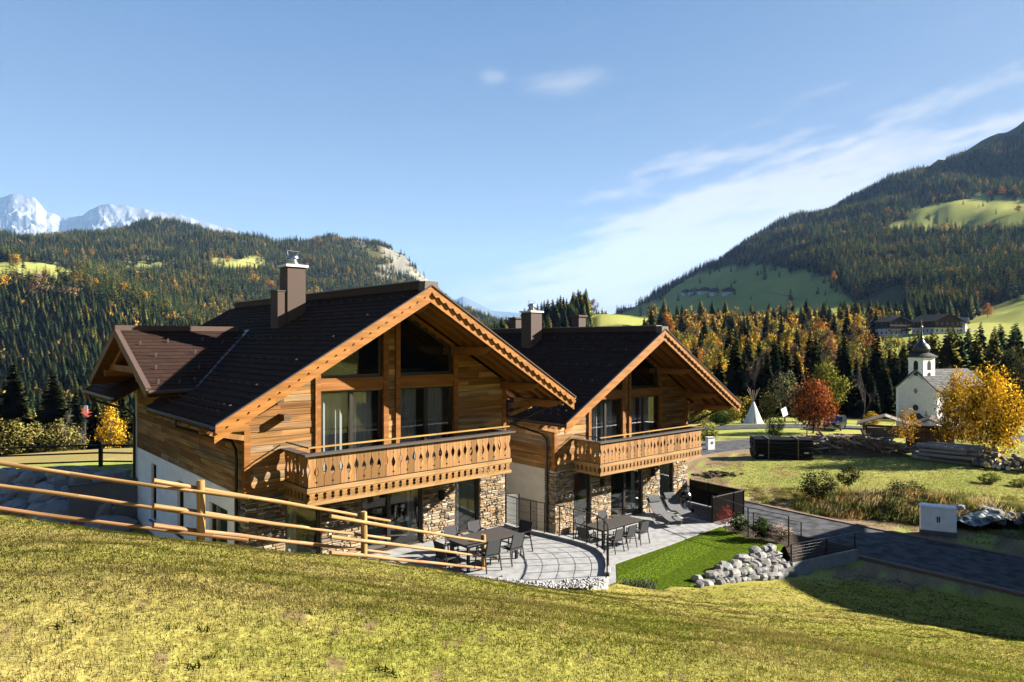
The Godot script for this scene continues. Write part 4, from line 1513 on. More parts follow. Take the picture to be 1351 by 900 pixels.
func railing(label: String, base: Array, height: float, wires: int, post_w := .035, every := 1, called := "railing") -> Node3D:
	var r := thing(called, label, "railing", base[0])
	var o: Vector3 = base[0]
	var top := []
	for p in base:
		top.append(p - o + Vector3.UP * height)
	for i in range(0, base.size(), every):
		var m := MB.new()
		var p: Vector3 = base[i] - o
		m.box(p + Vector3.UP * height * .5, Vector3(post_w, height, post_w))
		m.box(p + Vector3.UP * .006, Vector3(.1, .012, .1))
		put("post", m, M.dark_metal, r)
	var tr := MB.new()
	for i in base.size() - 1:
		tr.beam(top[i], top[i + 1], .04, .02)
	put("top_rail", tr, M.dark_metal, r)
	for k in wires:
		var w := MB.new()
		var dy := Vector3.UP * height * (1.0 - (k + 1.0) / (wires + 1.0))
		for i in base.size() - 1:
			w.rod(base[i] - o + dy, base[i + 1] - o + dy, .005, 4)
		put("wire", w, M.dark_metal, r)
	return r

func pole_fence() -> void:
	var ps := [Vector2(-9.7, 11.35), Vector2(-5.66, 12.4), Vector2(-3.37, 15.5), Vector2(-.82, 19.5)]
	var f := thing("pole_fence", "rustic fence of round peeled poles running down the grass slope", "fence", on(ps[1].x, ps[1].y))
	var o := f.position
	var g := []
	for p in ps:
		g.append(on(p.x, p.y) - o)
	for i in ps.size():
		var m := MB.new()
		m.off = Vector2(i * 1.3, i)
		m.tube([g[i] + Vector3(0, -.4, 0), g[i] + Vector3(.01, .6, 0), g[i] + Vector3(0, 1.17, 0), g[i] + Vector3(0, 1.2, 0)], [.075, .075, .073, .06], 9, Color(.68, .44, .19))
		put("post", m, M.pole, f)
	rng.seed = 77
	for i in 3:
		for k in 3:
			var dir: Vector3 = (g[i + 1] - g[i]).normalized()
			var perp := Vector3(dir.z, 0, -dir.x).normalized() * (.10 if i % 2 else -.10)
			var h: float = [1.02, .59, .25][k] + (.04 if i % 2 else -.03)
			var a: Vector3 = g[i] - dir * [.9, .85, 1.15][i] + perp + Vector3.UP * (h - (.03 if i else 0.0))
			var b: Vector3 = g[i + 1] + dir * [.85, .95, .62][i] + perp + Vector3.UP * (h + .03)
			var pts := []
			var rads := []
			var bend := Vector3(rng.randf_range(-.05, .05), rng.randf_range(-.05, .03), 0)
			for j in 8:
				var t := j / 7.0
				pts.append(a.lerp(b, t) + bend * sin(PI * t) + Vector3(rng.randf_range(-.008, .008), rng.randf_range(-.008, .008), 0))
				rads.append(lerpf(.044, .031, t) * rng.randf_range(.94, 1.06))
			var m := MB.new()
			m.off = Vector2(rng.randf() * 5, rng.randf() * 5)
			m.tube(pts, rads, 8, [Color(.66, .42, .2), Color(.6, .38, .19), Color(.52, .30, .16)][k] * rng.randf_range(.95, 1.1))
			put("rail", m, M.pole, f)

func chair_proto() -> Node3D:
	var c := Node3D.new()
	var fr: Material = M.dark_metal
	for sx in [-1, 1]:
		for sz in [-1, 1]:
			var m := MB.new()
			if sz < 0:      # front leg up to the arm
				m.beam(Vector3(sx * .27, 0, -.26), Vector3(sx * .25, .64, -.2), .03, .03)
			else:           # rear leg up to the back's foot
				m.beam(Vector3(sx * .26, 0, .3), Vector3(sx * .25, .47, .2), .03, .03)
			put("leg", m, fr, c)
		var a := MB.new()
		a.beam(Vector3(sx * .25, .65, -.22), Vector3(sx * .25, .65, .24), .04, .025)
		put("armrest", a, fr, c)
		var u := MB.new()
		u.beam(Vector3(sx * .235, .44, .19), Vector3(sx * .235, .9, .31), .03, .03)
		put("back_post", u, fr, c)
	var s := MB.new()
	s.hexa([Vector3(-.22, .41, .22), Vector3(.22, .41, .22), Vector3(.22, .43, -.24), Vector3(-.22, .43, -.24), Vector3(-.22, .435, .22), Vector3(.22, .435, .22), Vector3(.22, .455, -.24), Vector3(-.22, .455, -.24)])
	put("seat", s, M.sling, c)
	var b := MB.new()
	b.hexa([Vector3(-.22, .48, .215), Vector3(.22, .48, .215), Vector3(.22, .48, .2), Vector3(-.22, .48, .2), Vector3(-.22, .9, .32), Vector3(.22, .9, .32), Vector3(.22, .9, .305), Vector3(-.22, .9, .305)])
	put("backrest", b, M.sling, c)
	return c

func furniture() -> void:
	var proto := chair_proto()
	var place := func(k: int, a: float, b: float, turn: float, label: String, group: String):
		var o := proto.duplicate()
		o.name = numbered("garden_chair")
		add_child(o)
		o.position = house(k, a, b, -6.456 if k == 1 else LOW + .004)
		o.rotation.y = (T1 if k == 1 else T2) + turn
		tag(o, label, "chair", group)
	# turn 0: the chair faces the house
	var g1 := "chairs at the nearer chalet's dining table"
	place.call(1, 6.5, -3.3, .05, "dark garden chair on the railing side of the nearer table, beside its outer end", g1)
	place.call(1, 5.6, -3.32, -.06, "dark garden chair on the railing side of the nearer table, behind the fence post", g1)
	place.call(1, 7.35, -2.72, PI * .5 + .1, "dark garden chair at the outer end of the nearer table", g1)
	place.call(1, 6.4, -1.95, PI, "dark garden chair between the nearer table and the narrow window", g1)
	place.call(1, 5.5, -1.95, PI, "dark garden chair between the nearer table and the stone wall", g1)
	place.call(1, 4.6, -2.75, -PI * .5, "dark garden chair at the shaded inner end of the nearer table", g1)
	var g2 := "chairs at the farther chalet's dining table"
	place.call(2, .3, -2.85, .04, "grey garden chair on the lawn side of the farther table, first from the railing", g2)
	place.call(2, 1.08, -2.83, 0.0, "grey garden chair in the middle of the farther table's lawn side", g2)
	place.call(2, 1.9, -2.8, -.03, "grey garden chair on the lawn side of the farther table, beside the loungers", g2)
	place.call(2, .55, -1.15, PI, "grey garden chair between the farther table and the stone wall, near the window", g2)
	place.call(2, 1.9, -1.15, PI, "grey garden chair between the farther table and the terrace door", g2)
	place.call(2, -.3, -2.05, -PI * .5 + .2, "grey garden chair at the railing end of the farther table", g2)
	proto.free()
	for t in [[1, 5.95, -2.72, 2.0, 1.0, -6.456, "long dark dining table on the nearer chalet's terrace"], [2, 1.3, -2.0, 2.4, 1.0, LOW + .004, "long dark dining table on the farther chalet's terrace"]]:
		var o := thing("dining_table", t[6], "table", house(t[0], t[1], t[2], t[5]), T1 if t[0] == 1 else T2, "garden dining tables")
		for i in 5:
			var m := MB.new()
			var w: float = t[4] / 5.0
			m.span(Vector3(-t[3] * .5, .725, -t[4] * .5 + i * w + .003), Vector3(t[3] * .5, .75, -t[4] * .5 + (i + 1) * w - .003), Color(1, .97, .93) * (1.0 + .05 * (i % 3)))
			put("tabletop_board", m, mat(lin(.09, .083, .08), .6), o)
		var a := MB.new()
		a.span(Vector3(-t[3] * .5 + .05, .66, -t[4] * .5 + .05), Vector3(t[3] * .5 - .05, .724, t[4] * .5 - .05))
		put("apron", a, M.dark_metal, o)
		for sx in [-1, 1]:
			for sz in [-1, 1]:
				var l := MB.new()
				l.box(Vector3(sx * (t[3] * .5 - .1), .33, sz * (t[4] * .5 - .1)), Vector3(.07, .66, .07))
				put("leg", l, M.dark_metal, o)
	# sun loungers: x from head to foot
	var prof := [[.0, .86], [.12, .80], [.3, .64], [.5, .47], [.66, .37], [.82, .33], [1.0, .36], [1.18, .40], [1.35, .385], [1.6, .32], [1.85, .29], [2.0, .29]]
	var lp := Node3D.new()
	var sl := MB.new()
	for i in prof.size() - 1:
		for e in [0.0, -.02]:
			var p := Vector3(prof[i][0], prof[i][1] + e, 0)
			var q := Vector3(prof[i + 1][0], prof[i + 1][1] + e, 0)
			var w := Vector3(0, 0, .31)
			sl.quad(p + w, q + w, q - w, p - w)
	put("sling", sl, mat(lin(.20, .205, .21), .9), lp)
	for s in [-1, 1]:
		var m := MB.new()
		var pts := prof.map(func(p): return Vector3(p[0], p[1] - .01, s * .325))
		m.tube(pts, pts.map(func(_p): return .018), 6)
		put("side_rail", m, mat(lin(.25, .25, .25), .35, .7), lp)
		var b := MB.new()
		b.tube([Vector3(.2, .7, s * .325), Vector3(.34, .3, s * .335), Vector3(.6, .06, s * .335), Vector3(1.0, .02, s * .335), Vector3(1.75, .02, s * .335), Vector3(1.9, .27, s * .325)], [.018, .018, .018, .018, .018, .018], 6)
		put("runner", b, mat(lin(.5, .5, .5), .3, .8), lp)
	var pil := MB.new()
	for i in 10:
		var a0 := TAU * i / 10
		var a1 := TAU * (i + 1) / 10
		var c := Vector3(.14, .83, 0)
		var f := func(a: float, z: float) -> Vector3: return c + Vector3(cos(a) * .13, cos(a) * -.11 + sin(a) * .045, z)
		pil.quad(f.call(a0, .27), f.call(a1, .27), f.call(a1, -.27), f.call(a0, -.27))
	put("head_pillow", pil, mat(lin(.15, .155, .16), .95), lp)
	for q in [[5.55, -.62, 4.78, -2.5, "grey sun lounger with a pillow standing nearer the dining chairs"], [6.62, -.7, 5.75, -2.66, "grey sun lounger with a pillow standing beside the kettle barbecue"]]:
		var o := lp.duplicate()
		o.name = numbered("sun_lounger")
		add_child(o)
		var h := house(2, q[0], q[1], LOW + .004)
		var e := house(2, q[2], q[3], LOW + .004)
		o.position = h
		o.rotation.y = atan2(-(e.z - h.z), e.x - h.x)
		tag(o, q[4], "sun lounger", "sun loungers on the farther terrace")
	lp.free()
	var bq := thing("kettle_barbecue", "black kettle barbecue on wheeled legs beside the stone wall", "barbecue", house(2, 7.15, -1.25, LOW + .014), .6)
	var k := MB.new()
	k.lathe([[.02, .52], [.14, .55], [.24, .63], [.285, .74], [.29, .78]], 20)
	put("bowl", k, M.paint, bq).material_override = mat(lin(.012, .012, .012), .25)
	k = MB.new()
	k.lathe([[.295, .785], [.28, .86], [.22, .95], [.12, 1.01], [0.0, 1.03]], 20)
	k.box(Vector3(0, 1.06, 0), Vector3(.12, .03, .03))
	put("lid", k, mat(lin(.012, .012, .012), .25), bq)
	for a in [0.4, 2.5, 4.6]:
		k = MB.new()
		k.rod(Vector3(cos(a) * .2, .6, sin(a) * .2), Vector3(cos(a) * .34, .03, sin(a) * .34), .016, 6)
		put("leg", k, M.steel, bq)
	for a in [.4, 4.6]:
		k = MB.new()
		k.tube([Vector3(cos(a) * .36, .09, sin(a) * .36), Vector3(cos(a) * .40, .09, sin(a) * .40)], [.09, .09], 14)
		put("wheel", k, M.black, bq)
	k = MB.new()
	k.lathe([[.14, .2], [.15, .2], [.15, .215], [0, .22]], 12)
	put("ash_tray", k, M.steel, bq)

func rock(sx: float, sy: float, sz: float, sd: int, rough := .22, segs := 9, rings := 6) -> MB:
	var r := RandomNumberGenerator.new()
	r.seed = sd
	var pl := []
	for i in 7:                                   # a block with a few faces split off
		var a := Vector3(r.randf_range(-1, 1), r.randf_range(-1, 1), r.randf_range(-1, 1)).normalized()
		pl.append([a, r.randf_range(.80, 1.08)])
	var grid := []
	for i in rings + 1:
		var row := []
		var phi := PI * i / rings
		for k in segs:
			var th := TAU * (k + .5 * (i % 2) * .4) / segs
			var p := Vector3(sin(phi) * cos(th), cos(phi), sin(phi) * sin(th))
			p /= pow(pow(absf(p.x), 5.0) + pow(absf(p.y), 5.0) + pow(absf(p.z), 5.0), .2)
			for c in pl:
				var e: float = p.dot(c[0]) - c[1]
				if e > 0.0:
					p -= c[0] * e
			p *= 1.0 + r.randf_range(-.5, .5) * rough * .35
			row.append(p * Vector3(sx, sy, sz))
		grid.append(row)
	var m := MB.new()
	for i in rings:
		for k in segs:
			var k2 := (k + 1) % segs
			if i > 0:
				m.tri(grid[i][k], grid[i][k2], grid[i + 1][k2])
			if i < rings - 1:
				m.tri(grid[i][k], grid[i + 1][k2], grid[i + 1][k])
	return m

var far_chalet: Node3D

func boundaries() -> void:
	pole_fence()
	railing("black wire railing following the curved edge of the nearer terrace", arc1, 1.08, 4)
	railing("thin black wire railing above the lawn and planting bed", [G(940, 690, LOW), G(987, 708, LOW - .02), G(1040.5, 721, LOW - .02)], 1.18, 5)
	railing("low black railing between the driveway and the road", [G(994, 697, -8.1), G(1057, 710.5, -8.3)], .68, 4)
	# concrete retaining wall with its railing
	var a := G(1046, 757, -8.42)
	var b := G(1133, 739, -8.85)
	a.y = -8.03
	b.y = -8.42
	var cw := thing("retaining_wall", "pale concrete retaining wall at the end of the driveway", "wall", a)
	var m := MB.new()
	var e := b - a
	var perp := Vector3(-e.z, 0, e.x).normalized() * .1
	if perp.z > 0:
		perp = -perp
	var dn := Vector3(0, -.85, 0)
	m.hexa([dn, e + dn, e + perp * 2 + dn, perp * 2 + dn, Vector3.ZERO, e, e + perp * 2, perp * 2])
	put("concrete_body", m, M.concrete, cw)
	railing("low black railing with five bars on the concrete retaining wall", [a + perp + e * .012, a + perp + e * .52, a + perp + e * .975], .64, 5, .04)
	# screen fence round the brown paving
	var scr := StandardMaterial3D.new()
	scr.albedo_color = Color(.05, .04, .035, .9)
	scr.metallic_specular = .1
	scr.transparency = BaseMaterial3D.TRANSPARENCY_ALPHA
	scr.roughness = .9
	var c0 := house(2, W + .12, -.1, LOW)
	var c1 := G(981, 679, LOW)
	var c2 := G(939.5, 690, LOW)
	var sf := thing("screen_fence", "dark mesh screen fence shielding the terrace corner from the road", "fence", c0)
	for q in [[c0, c1, 1], [c1, c2, 2]]:
		m = MB.new()
		var p0: Vector3 = q[0] - c0
		var p1: Vector3 = q[1] - c0
		m.beam(p0 + Vector3(0, .56, 0), p1 + Vector3(0, .56, 0), .012, 1.06, Vector3.UP)
		put("mesh_panel", m, scr, sf)
		m = MB.new()
		m.beam(p0 + Vector3(0, 1.1, 0), p1 + Vector3(0, 1.1, 0), .04, .03)
		put("top_rail", m, mat(lin(.2, .19, .18), .4, .6), sf)
		for t in [.0, .36, .8] if q[2] == 1 else [.0, .33, 1.0]:
			m = MB.new()
			m.box(p0.lerp(p1, t) + Vector3(0, .56, 0), Vector3(.06, 1.14, .06))
			put("post", m, M.dark_metal, sf)
	# dark fence by the boulders
	var df := thing("dark_fence", "dark timber fence with thin rails beside the boulder wall", "fence", on(-20, 32.5))
	var o := df.position
	var pp := [Vector2(-33, 30.5), Vector2(-26.5, 31.5), Vector2(-19.6, 32.5)]
	for p in pp:
		m = MB.new()
		m.box(on(p.x, p.y) - o + Vector3(0, .55, 0), Vector3(.14, 1.3, .14))
		put("post", m, M.black, df)
	for h in [.25, .65, 1.02]:
		m = MB.new()
		for i in 2:
			m.beam(on(pp[i].x, pp[i].y) - o + Vector3(0, h, 0), on(pp[i + 1].x, pp[i + 1].y) - o + Vector3(0, h, 0), .05, .07)
		m.beam(on(pp[2].x, pp[2].y) - o + Vector3(0, h, 0), on(-18.2, 32.7) - o + Vector3(0, h, 0), .05, .07)
		put("rail", m, M.black, df)
	# pale stacked rocks holding the lawn
	rng.seed = 5
	var rw := thing("rock_wall", "dry wall of pale angular rocks holding up the lawn", "wall", Vector3(6.4, -7.9, -22.5))
	o = rw.position
	var s0 := Vector3(6.1, 0, -22.35)
	var s1 := Vector3(10.25, 0, -24.75)
	var k := 0
	for row in 7:
		var t := .0 + .13 * maxf(0.0, row - 1.0)
		while t < 1.0:
			var sz := rng.randf_range(.09, .25)
			var p := s0.lerp(s1, t)
			var base := H(p.x, -p.z)
			var back := Vector3(-.45, 0, -.89) * (.26 * row - .05)
			var y := base + .06 + row * .15 + rng.randf_range(-.03, .03)
			if y < -7.86 + .16 * t:
				k += 1
				var st := put("stone", rock(sz * rng.randf_range(1.0, 1.5), sz * .72, sz, 100 + k, .25, 8, 5), [M.pale_a, M.pale_b, M.pale_c][k % 3], rw)
				st.position = p + back + Vector3(0, y, 0) - o
				st.rotation = Vector3(rng.randf_range(-.25, .25), rng.randf_range(-.4, .4) + .6, rng.randf_range(-.25, .25))
			t += sz * .36
	# big dark boulders behind the pole fence
	var bw := thing("boulder_wall", "wall of big grey boulders in the shade beside the white chalet side", "wall", on(-18, 26))
	o = bw.position
	for row in 4:
		for i in 9:
			k += 1
			var d := 25.6 + row * .55 + rng.randf_range(-.2, .2)
			var u := -45.0 + i * 24.0 + row * 9.0 + rng.randf_range(-6, 6)
			if u > 158.0:
				continue
			var sz := rng.randf_range(.38, .62)
			var bo := put("boulder", rock(sz * 1.25, sz * .8, sz, 300 + k, .5, 9, 6), [M.boulder, M.pale_a, M.boulder][k % 3], bw)
			bo.position = Vector3((u - 675.5) / F * d, -7.0 + row * .5 + rng.randf_range(-.1, .1), -d) - o
			bo.rotation = Vector3(rng.randf_range(-.3, .3), rng.randf() * TAU, rng.randf_range(-.3, .3))
	# a low plastered garden wall beyond them and the slatted gate between the chalets
	var gw := thing("garden_wall", "dark grey garden wall beside the corner of the nearer chalet", "wall", house(1, -1.0, LEN - .2, -6.9), T1)
	m = MB.new()
	m.span(Vector3(-1.3, -.4, -.2), Vector3(.95, 1.5, 0), Color(.3, .3, .32))
	put("wall_body", m, M.plaster, gw)
	m = MB.new()
	m.span(Vector3(-1.34, 1.5, -.24), Vector3(.95, 1.56, .04), Color(.2, .2, .2))
	put("coping", m, M.plaster, gw)
	var gt := thing("slatted_gate", "white slatted panel between the two chalets", "gate", G(668.5, 697.5, -6.9), 0.0)
	for i in 8:
		m = MB.new()
		m.span(Vector3(0, .05 + i * .15, -.02), Vector3(.42, .19 + i * .15, .02), Color(.75, .75, .74))
		put("slat", m, M.plain, gt)
	for x in [-.03, .45]:
		m = MB.new()
		m.box(Vector3(x, .62, 0), Vector3(.05, 1.3, .05))
		put("post", m, M.dark_metal, gt)
	# storage doors on the farther chalet's side
	for i in 2:
		m = MB.new()
		m.span(Vector3(-.06, .02, -1.0 - i * 1.0 + .01), Vector3(-.03, 1.25, -i * 1.0 - .01), Color(.40, .35, .29))
		var lf := put("storage_door", m, M.plaster, far_chalet)
		lf.position = Vector3(0, LOW - P2.y, -1.0)
		if i == 0:
			m = MB.new()
			m.rod(Vector3(-.08, .8, -.12), Vector3(-.08, .8, -.25), .012, 5)
			put("handle", m, M.dark_metal, lf)
	# utility cabinet
	var uc := thing("utility_cabinet", "pale grey utility cabinet with double doors beside the road", "cabinet", Vector3(18.75, H(19, 31.3), -31.3), -.42)
	m = MB.new()
	m.span(Vector3(0, -.2, -.42), Vector3(1.42, .22, 0), Color(.5, .49, .47))
	put("plinth", m, M.concrete, uc)
	m = MB.new()
	m.span(Vector3(.01, .22, -.41), Vector3(1.41, 1.3, -.01), Color(.98, .97, .94))
	put("body", m, M.white, uc)
	for i in 2:
		m = MB.new()
		m.span(Vector3(.03 + i * .685, .26, -.008), Vector3(.70 + i * .685, 1.24, .012), Color(1, .99, .96))
		var dr := put("door", m, M.white, uc)
		m = MB.new()
		m.span(Vector3(.63 + i * .08, .62, .014), Vector3(.68 + i * .08, .88, .032), Color(.1, .1, .1))
		put("handle", m, M.plain, dr)
	m = MB.new()
	m.hexa([Vector3(-.03, 1.3, .03), Vector3(1.45, 1.3, .03), Vector3(1.45, 1.3, -.45), Vector3(-.03, 1.3, -.45), Vector3(.02, 1.37, -.02), Vector3(1.4, 1.37, -.02), Vector3(1.4, 1.37, -.4), Vector3(.02, 1.37, -.4)], Color(1, 1, .97))
	put("lid", m, M.white, uc)
# ---------------------------------------------------------------- plants
func tuft(blades: int, spread: float, h: float, w: float, sd: int, lean := .6, bias := Vector3.ZERO) -> ArrayMesh:
	var r := RandomNumberGenerator.new()
	r.seed = sd
	var m := MB.new()
	for i in blades:
		var a := r.randf() * TAU
		var d := spread * sqrt(r.randf())
		var o := Vector3(cos(a) * d, -.01, sin(a) * d)
		var b := r.randf() * TAU
		var side := Vector3(cos(b), 0, sin(b)) * w * r.randf_range(.6, 1.2)
		var hh := h * r.randf_range(.5, 1.15)
		var out := Vector3(cos(b + 1.57), 0, sin(b + 1.57)) * hh * lean * r.randf_range(.2, 1.2) + bias * hh
		var mid := o + Vector3.UP * hh * .62 + out * .4
		var tip := o + Vector3.UP * hh * .92 + out
		var s := r.randf_range(.7, 1.25)
		var col := Color(s, s * r.randf_range(.9, 1.05), s * r.randf_range(.75, 1.05))
		if i % 4 == 1:
			col = Color(s * 1.15, s * .86, s * 1.15)
		elif i % 5 == 2:
			col = Color(s * .62, s * .84, s * .6)
		var up := Vector3(0, 1, 0)
		m.trin(o - side, o + side, mid + side * .7, up, up, up, col)
		m.trin(o - side, mid + side * .7, mid - side * .7, up, up, up, col)
		m.trin(mid - side * .7, mid + side * .7, tip, up, up, up, col)
	return m.mesh()

func scatter_grass() -> void:
	rng.seed = 41
	var kinds := [tuft(14, .07, .022, .0032, 1, 2.6), tuft(13, .085, .014, .0034, 2, 5.0), tuft(8, .06, .055, .0027, 3, 1.3)]
	var xf := [[], [], []]
	var cl := [[], [], []]
	var d := 2.2
	var t1 := flat_poly(terrace1)
	var t2 := flat_poly(lawn)
	while d < 27.0:
		var s := clampf(.010 + d * .0042, .026, .11)
		var half := d * .80 + .8
		var x := -half
		while x < half:
			var px := x + rng.randf_range(-.5, .5) * s
			var pd := d + rng.randf_range(-.5, .5) * s
			x += s
			var q := Vector2(px, pd)
			if pd > 12.0:
				if Geometry2D.is_point_in_polygon(q, t1) or Geometry2D.is_point_in_polygon(q, t2):
					continue
				var lc := house_local(px, pd)
				if lc.x > -1.5 and lc.y > -.35:
					continue
				if px > 9.0 and near_road(px, pd).x < 4.6 + 1.6 * nz.get_noise_2d(px, pd):
					continue
				if px > 2.4 and pd > 21.6 + (px - 6.0) * .55:
					continue
				if px < -5.5 and pd > 12.9 + rng.randf() * .8:
					continue
			if rng.randf() > lerpf(1.0, .35, smoothstep(8.0, 14.0, d)):
				continue
			# bare patches show soil
			var bare := nz.get_noise_2d(px * 2.6 + 70.0, pd * 2.6)
			if pd < 14.0 and bare > .50 - .015 * (6.0 - pd) and rng.randf() < .8:
				continue
			var k := rng.randi() % 3 if rng.randf() < .6 else rng.randi() % 2
			var g := s / .042 * rng.randf_range(.6, 1.1)
			var b := Basis(Vector3.UP, rng.randf() * TAU).scaled(Vector3(g, rng.randf_range(.7, 1.25) * lerpf(1.0, .4, smoothstep(7, 15, d)), g))
			xf[k].append(Transform3D(b, on(px, pd)))
			var dry := clampf(.50 + nz.get_noise_2d(px * .3, pd * .3) * .7 + nz.get_noise_2d(px * 2.1, pd * 2.1) * .35 - px * .02 + rng.randf_range(-.42, .42), 0, 1)
			var col := Color(.29, .41, .055).lerp(Color(.57, .54, .11), smoothstep(0.0, .5, dry)).lerp(Color(.84, .68, .30), smoothstep(.5, 1.0, dry))
			if rng.randf() < .06:
				col = Color(.22, .15, .08)
			cl[k].append(col * rng.randf_range(.6, 1.22))
		d += s
	for k in 3:
		stuff("meadow_grass", ["short yellow green grass covering the slope", "matted dry grass lying on the slope", "taller thin blades scattered over the slope"][k], "grass", kinds[k], M.blade, xf[k], cl[k], "slope grass")
	# broad leaved weeds along the fence and here and there in the meadow
	var wk := tuft(12, .09, .075, .011, 9, 1.5)
	var wx := []
	var wc := []
	var wl := [Vector2(-10.5, 11.5), Vector2(-6.0, 12.55), Vector2(-3.5, 15.7), Vector2(-1.0, 19.5)]
	for i in 1500:
		var k := rng.randi() % 3
		var p: Vector2 = wl[k].lerp(wl[k + 1], rng.randf()) + Vector2(rng.randfn() * .28 - .1, rng.randfn() * .28 + .25)
		if i > 1150:
			p.y = rng.randf_range(3.0, 17.0)
			p.x = rng.randf_range(-.75, .75) * p.y
		if Geometry2D.is_point_in_polygon(p, t1):
			continue
		wx.append(Transform3D(Basis(Vector3.UP, rng.randf() * TAU).scaled(Vector3.ONE * (rng.randf_range(.6, 1.5) if i <= 1150 else rng.randf_range(.25, .6))), on(p.x, p.y)))
		wc.append(Color(.22, .38, .05).lerp(Color(.45, .50, .10), rng.randf()) * rng.randf_range(.7, 1.2))
	stuff("weeds", "green broad leaved weeds along the pole fence", "weeds", wk, M.blade, wx, wc)
	# the mown lawn, in stripes of lay
	rng.seed = 42
	var lx := [[], []]
	var lcol := [[], []]
	var lk := [tuft(16, .06, .03, .0048, 5, .6, Vector3(.9, 0, .1)), tuft(16, .06, .03, .0048, 6, .6, Vector3(-.9, 0, -.1))]
	var bb := Rect2(t2[0], Vector2.ZERO)
	for p in t2:
		bb = bb.expand(p)
	var y := bb.position.y
	while y < bb.end.y:
		var x := bb.position.x
		while x < bb.end.x:
			var q := Vector2(x + rng.randf_range(-.04, .04), y + rng.randf_range(-.04, .04))
			x += .075
			if not Geometry2D.is_point_in_polygon(q, t2):
				continue
			var k := int(floor((q.x * .75 - q.y * .66 + 40.0) / 1.1)) % 2
			lx[k].append(Transform3D(Basis.from_scale(Vector3.ONE * rng.randf_range(.8, 1.2)), Vector3(q.x, LOW - .03, -q.y)))
			lcol[k].append(Color(.95, 1.25, .13) * rng.randf_range(.75, 1.2))
		y += .075
	for k in 2:
		stuff("lawn_grass", ["mown lawn blades laid towards the sun", "mown lawn blades laid away from the sun"][k], "grass", lk[k], M.blade, lx[k], lcol[k], "lawn grass")
	# the far field
	rng.seed = 43
	var fx := []
	var fc := []
	var fk := tuft(18, .2, .05, .012, 8, 3.4)
	d = 30.0
	while d < 66.0:
		var s := .19 + (d - 30.0) * .004
		var x := 10.0
		while x < d * .8:
			var px := x + rng.randf_range(-.5, .5) * s
			var pd := d + rng.randf_range(-.5, .5) * s
			x += s
			var nr := near_road(px, pd).x
			if nr < 3.0 + 1.2 * rng.randf() or (px < 13.0 and pd < 50.0 and nr < 3.0) or (px < 12.0 and pd < 36.0):
				continue
			var bare := nz.get_noise_2d(px * .25 + 30.0, pd * .25)
			if nr < 5.5 and bare > -.15 and rng.randf() < .8:
				continue
			fx.append(Transform3D(Basis(Vector3.UP, rng.randf() * TAU).scaled(Vector3.ONE * rng.randf_range(.7, 1.3)), on(px, pd)))
			var t := clampf(.5 + nz.get_noise_2d(px * .13 + 9.0, pd * .13) * 1.3 + nz.get_noise_2d(px * .6, pd * .6) * .6 + rng.randf_range(-.25, .25), 0, 1)
			fc.append(Color(1.55, 1.32, .50).lerp(Color(1.12, 1.12, .33), t) * rng.randf_range(.65, 1.15))
		d += s
	stuff("field_grass", "yellow green grass on the field beyond the road", "grass", fk, M.blade, fx, fc)

func house_local(x: float, d: float) -> Vector2:
	var dx := x - P1.x
	var dd := d + P1.z
	return Vector2(dx * cos(T1) + dd * sin(T1), -dx * sin(T1) + dd * cos(T1))

func conifer(layers: int, branches: int, sd: int, fine: bool) -> ArrayMesh:       # 1 high, about .3 wide
	var r := RandomNumberGenerator.new()
	r.seed = sd
	var m := MB.new()
	m.tube([Vector3.ZERO, Vector3(0, .97, 0)], [.014, .002], 5, Color(1.2, .9, .7), false)
	for i in layers:
		var t := float(i) / layers
		var y := .06 + .93 * t
		var rad := .165 * pow(1.0 - t, .82) * r.randf_range(.85, 1.12) + .008
		for k in branches:
			var a := TAU * (k + r.randf_range(-.35, .35)) / branches + i * 1.7
			var len_ := rad * r.randf_range(.65, 1.2)
			var dir := Vector3(cos(a), 0, sin(a))
			var side := Vector3(-dir.z, 0, dir.x)
			var o := Vector3(0, y + .02 + r.randf_range(-.6, .6) * .93 / layers, 0)
			var tip := o + dir * len_ + Vector3.DOWN * len_ * r.randf_range(.25, .6)
			var wd := len_ * (.42 if not fine else .30)
			var s := r.randf_range(.65, 1.3)
			var col := Color(s, s, s)
			var mid := o.lerp(tip, .62) + Vector3.UP * .004
			var up := (Vector3.UP * .8 + dir * .7).normalized()
			if fine:
				for j in 3:
					var e := (j - 1) * .42
					var d2 := (dir + side * e).normalized()
					var tp := o.lerp(mid, .35) + d2 * len_ * (.75 if j != 1 else .85) + Vector3.DOWN * len_ * r.randf_range(.2, .6)
					var sd2 := Vector3(-d2.z, 0, d2.x) * wd * .42
					var md := o.lerp(tp, .6)
					m.trin(o, md - sd2, tp, up, up, up, col); m.trin(o, tp, md + sd2, up, up, up, col)
					m.trin(o, md - sd2 + Vector3.DOWN * len_ * .25, tp, up, up, up, col * .9)
			else:
				m.trin(o, mid - side * wd, tip, up, (up - side * .5).normalized(), up, col)
				m.trin(o, tip, mid + side * wd, up, up, (up + side * .5).normalized(), col)
	return m.mesh()

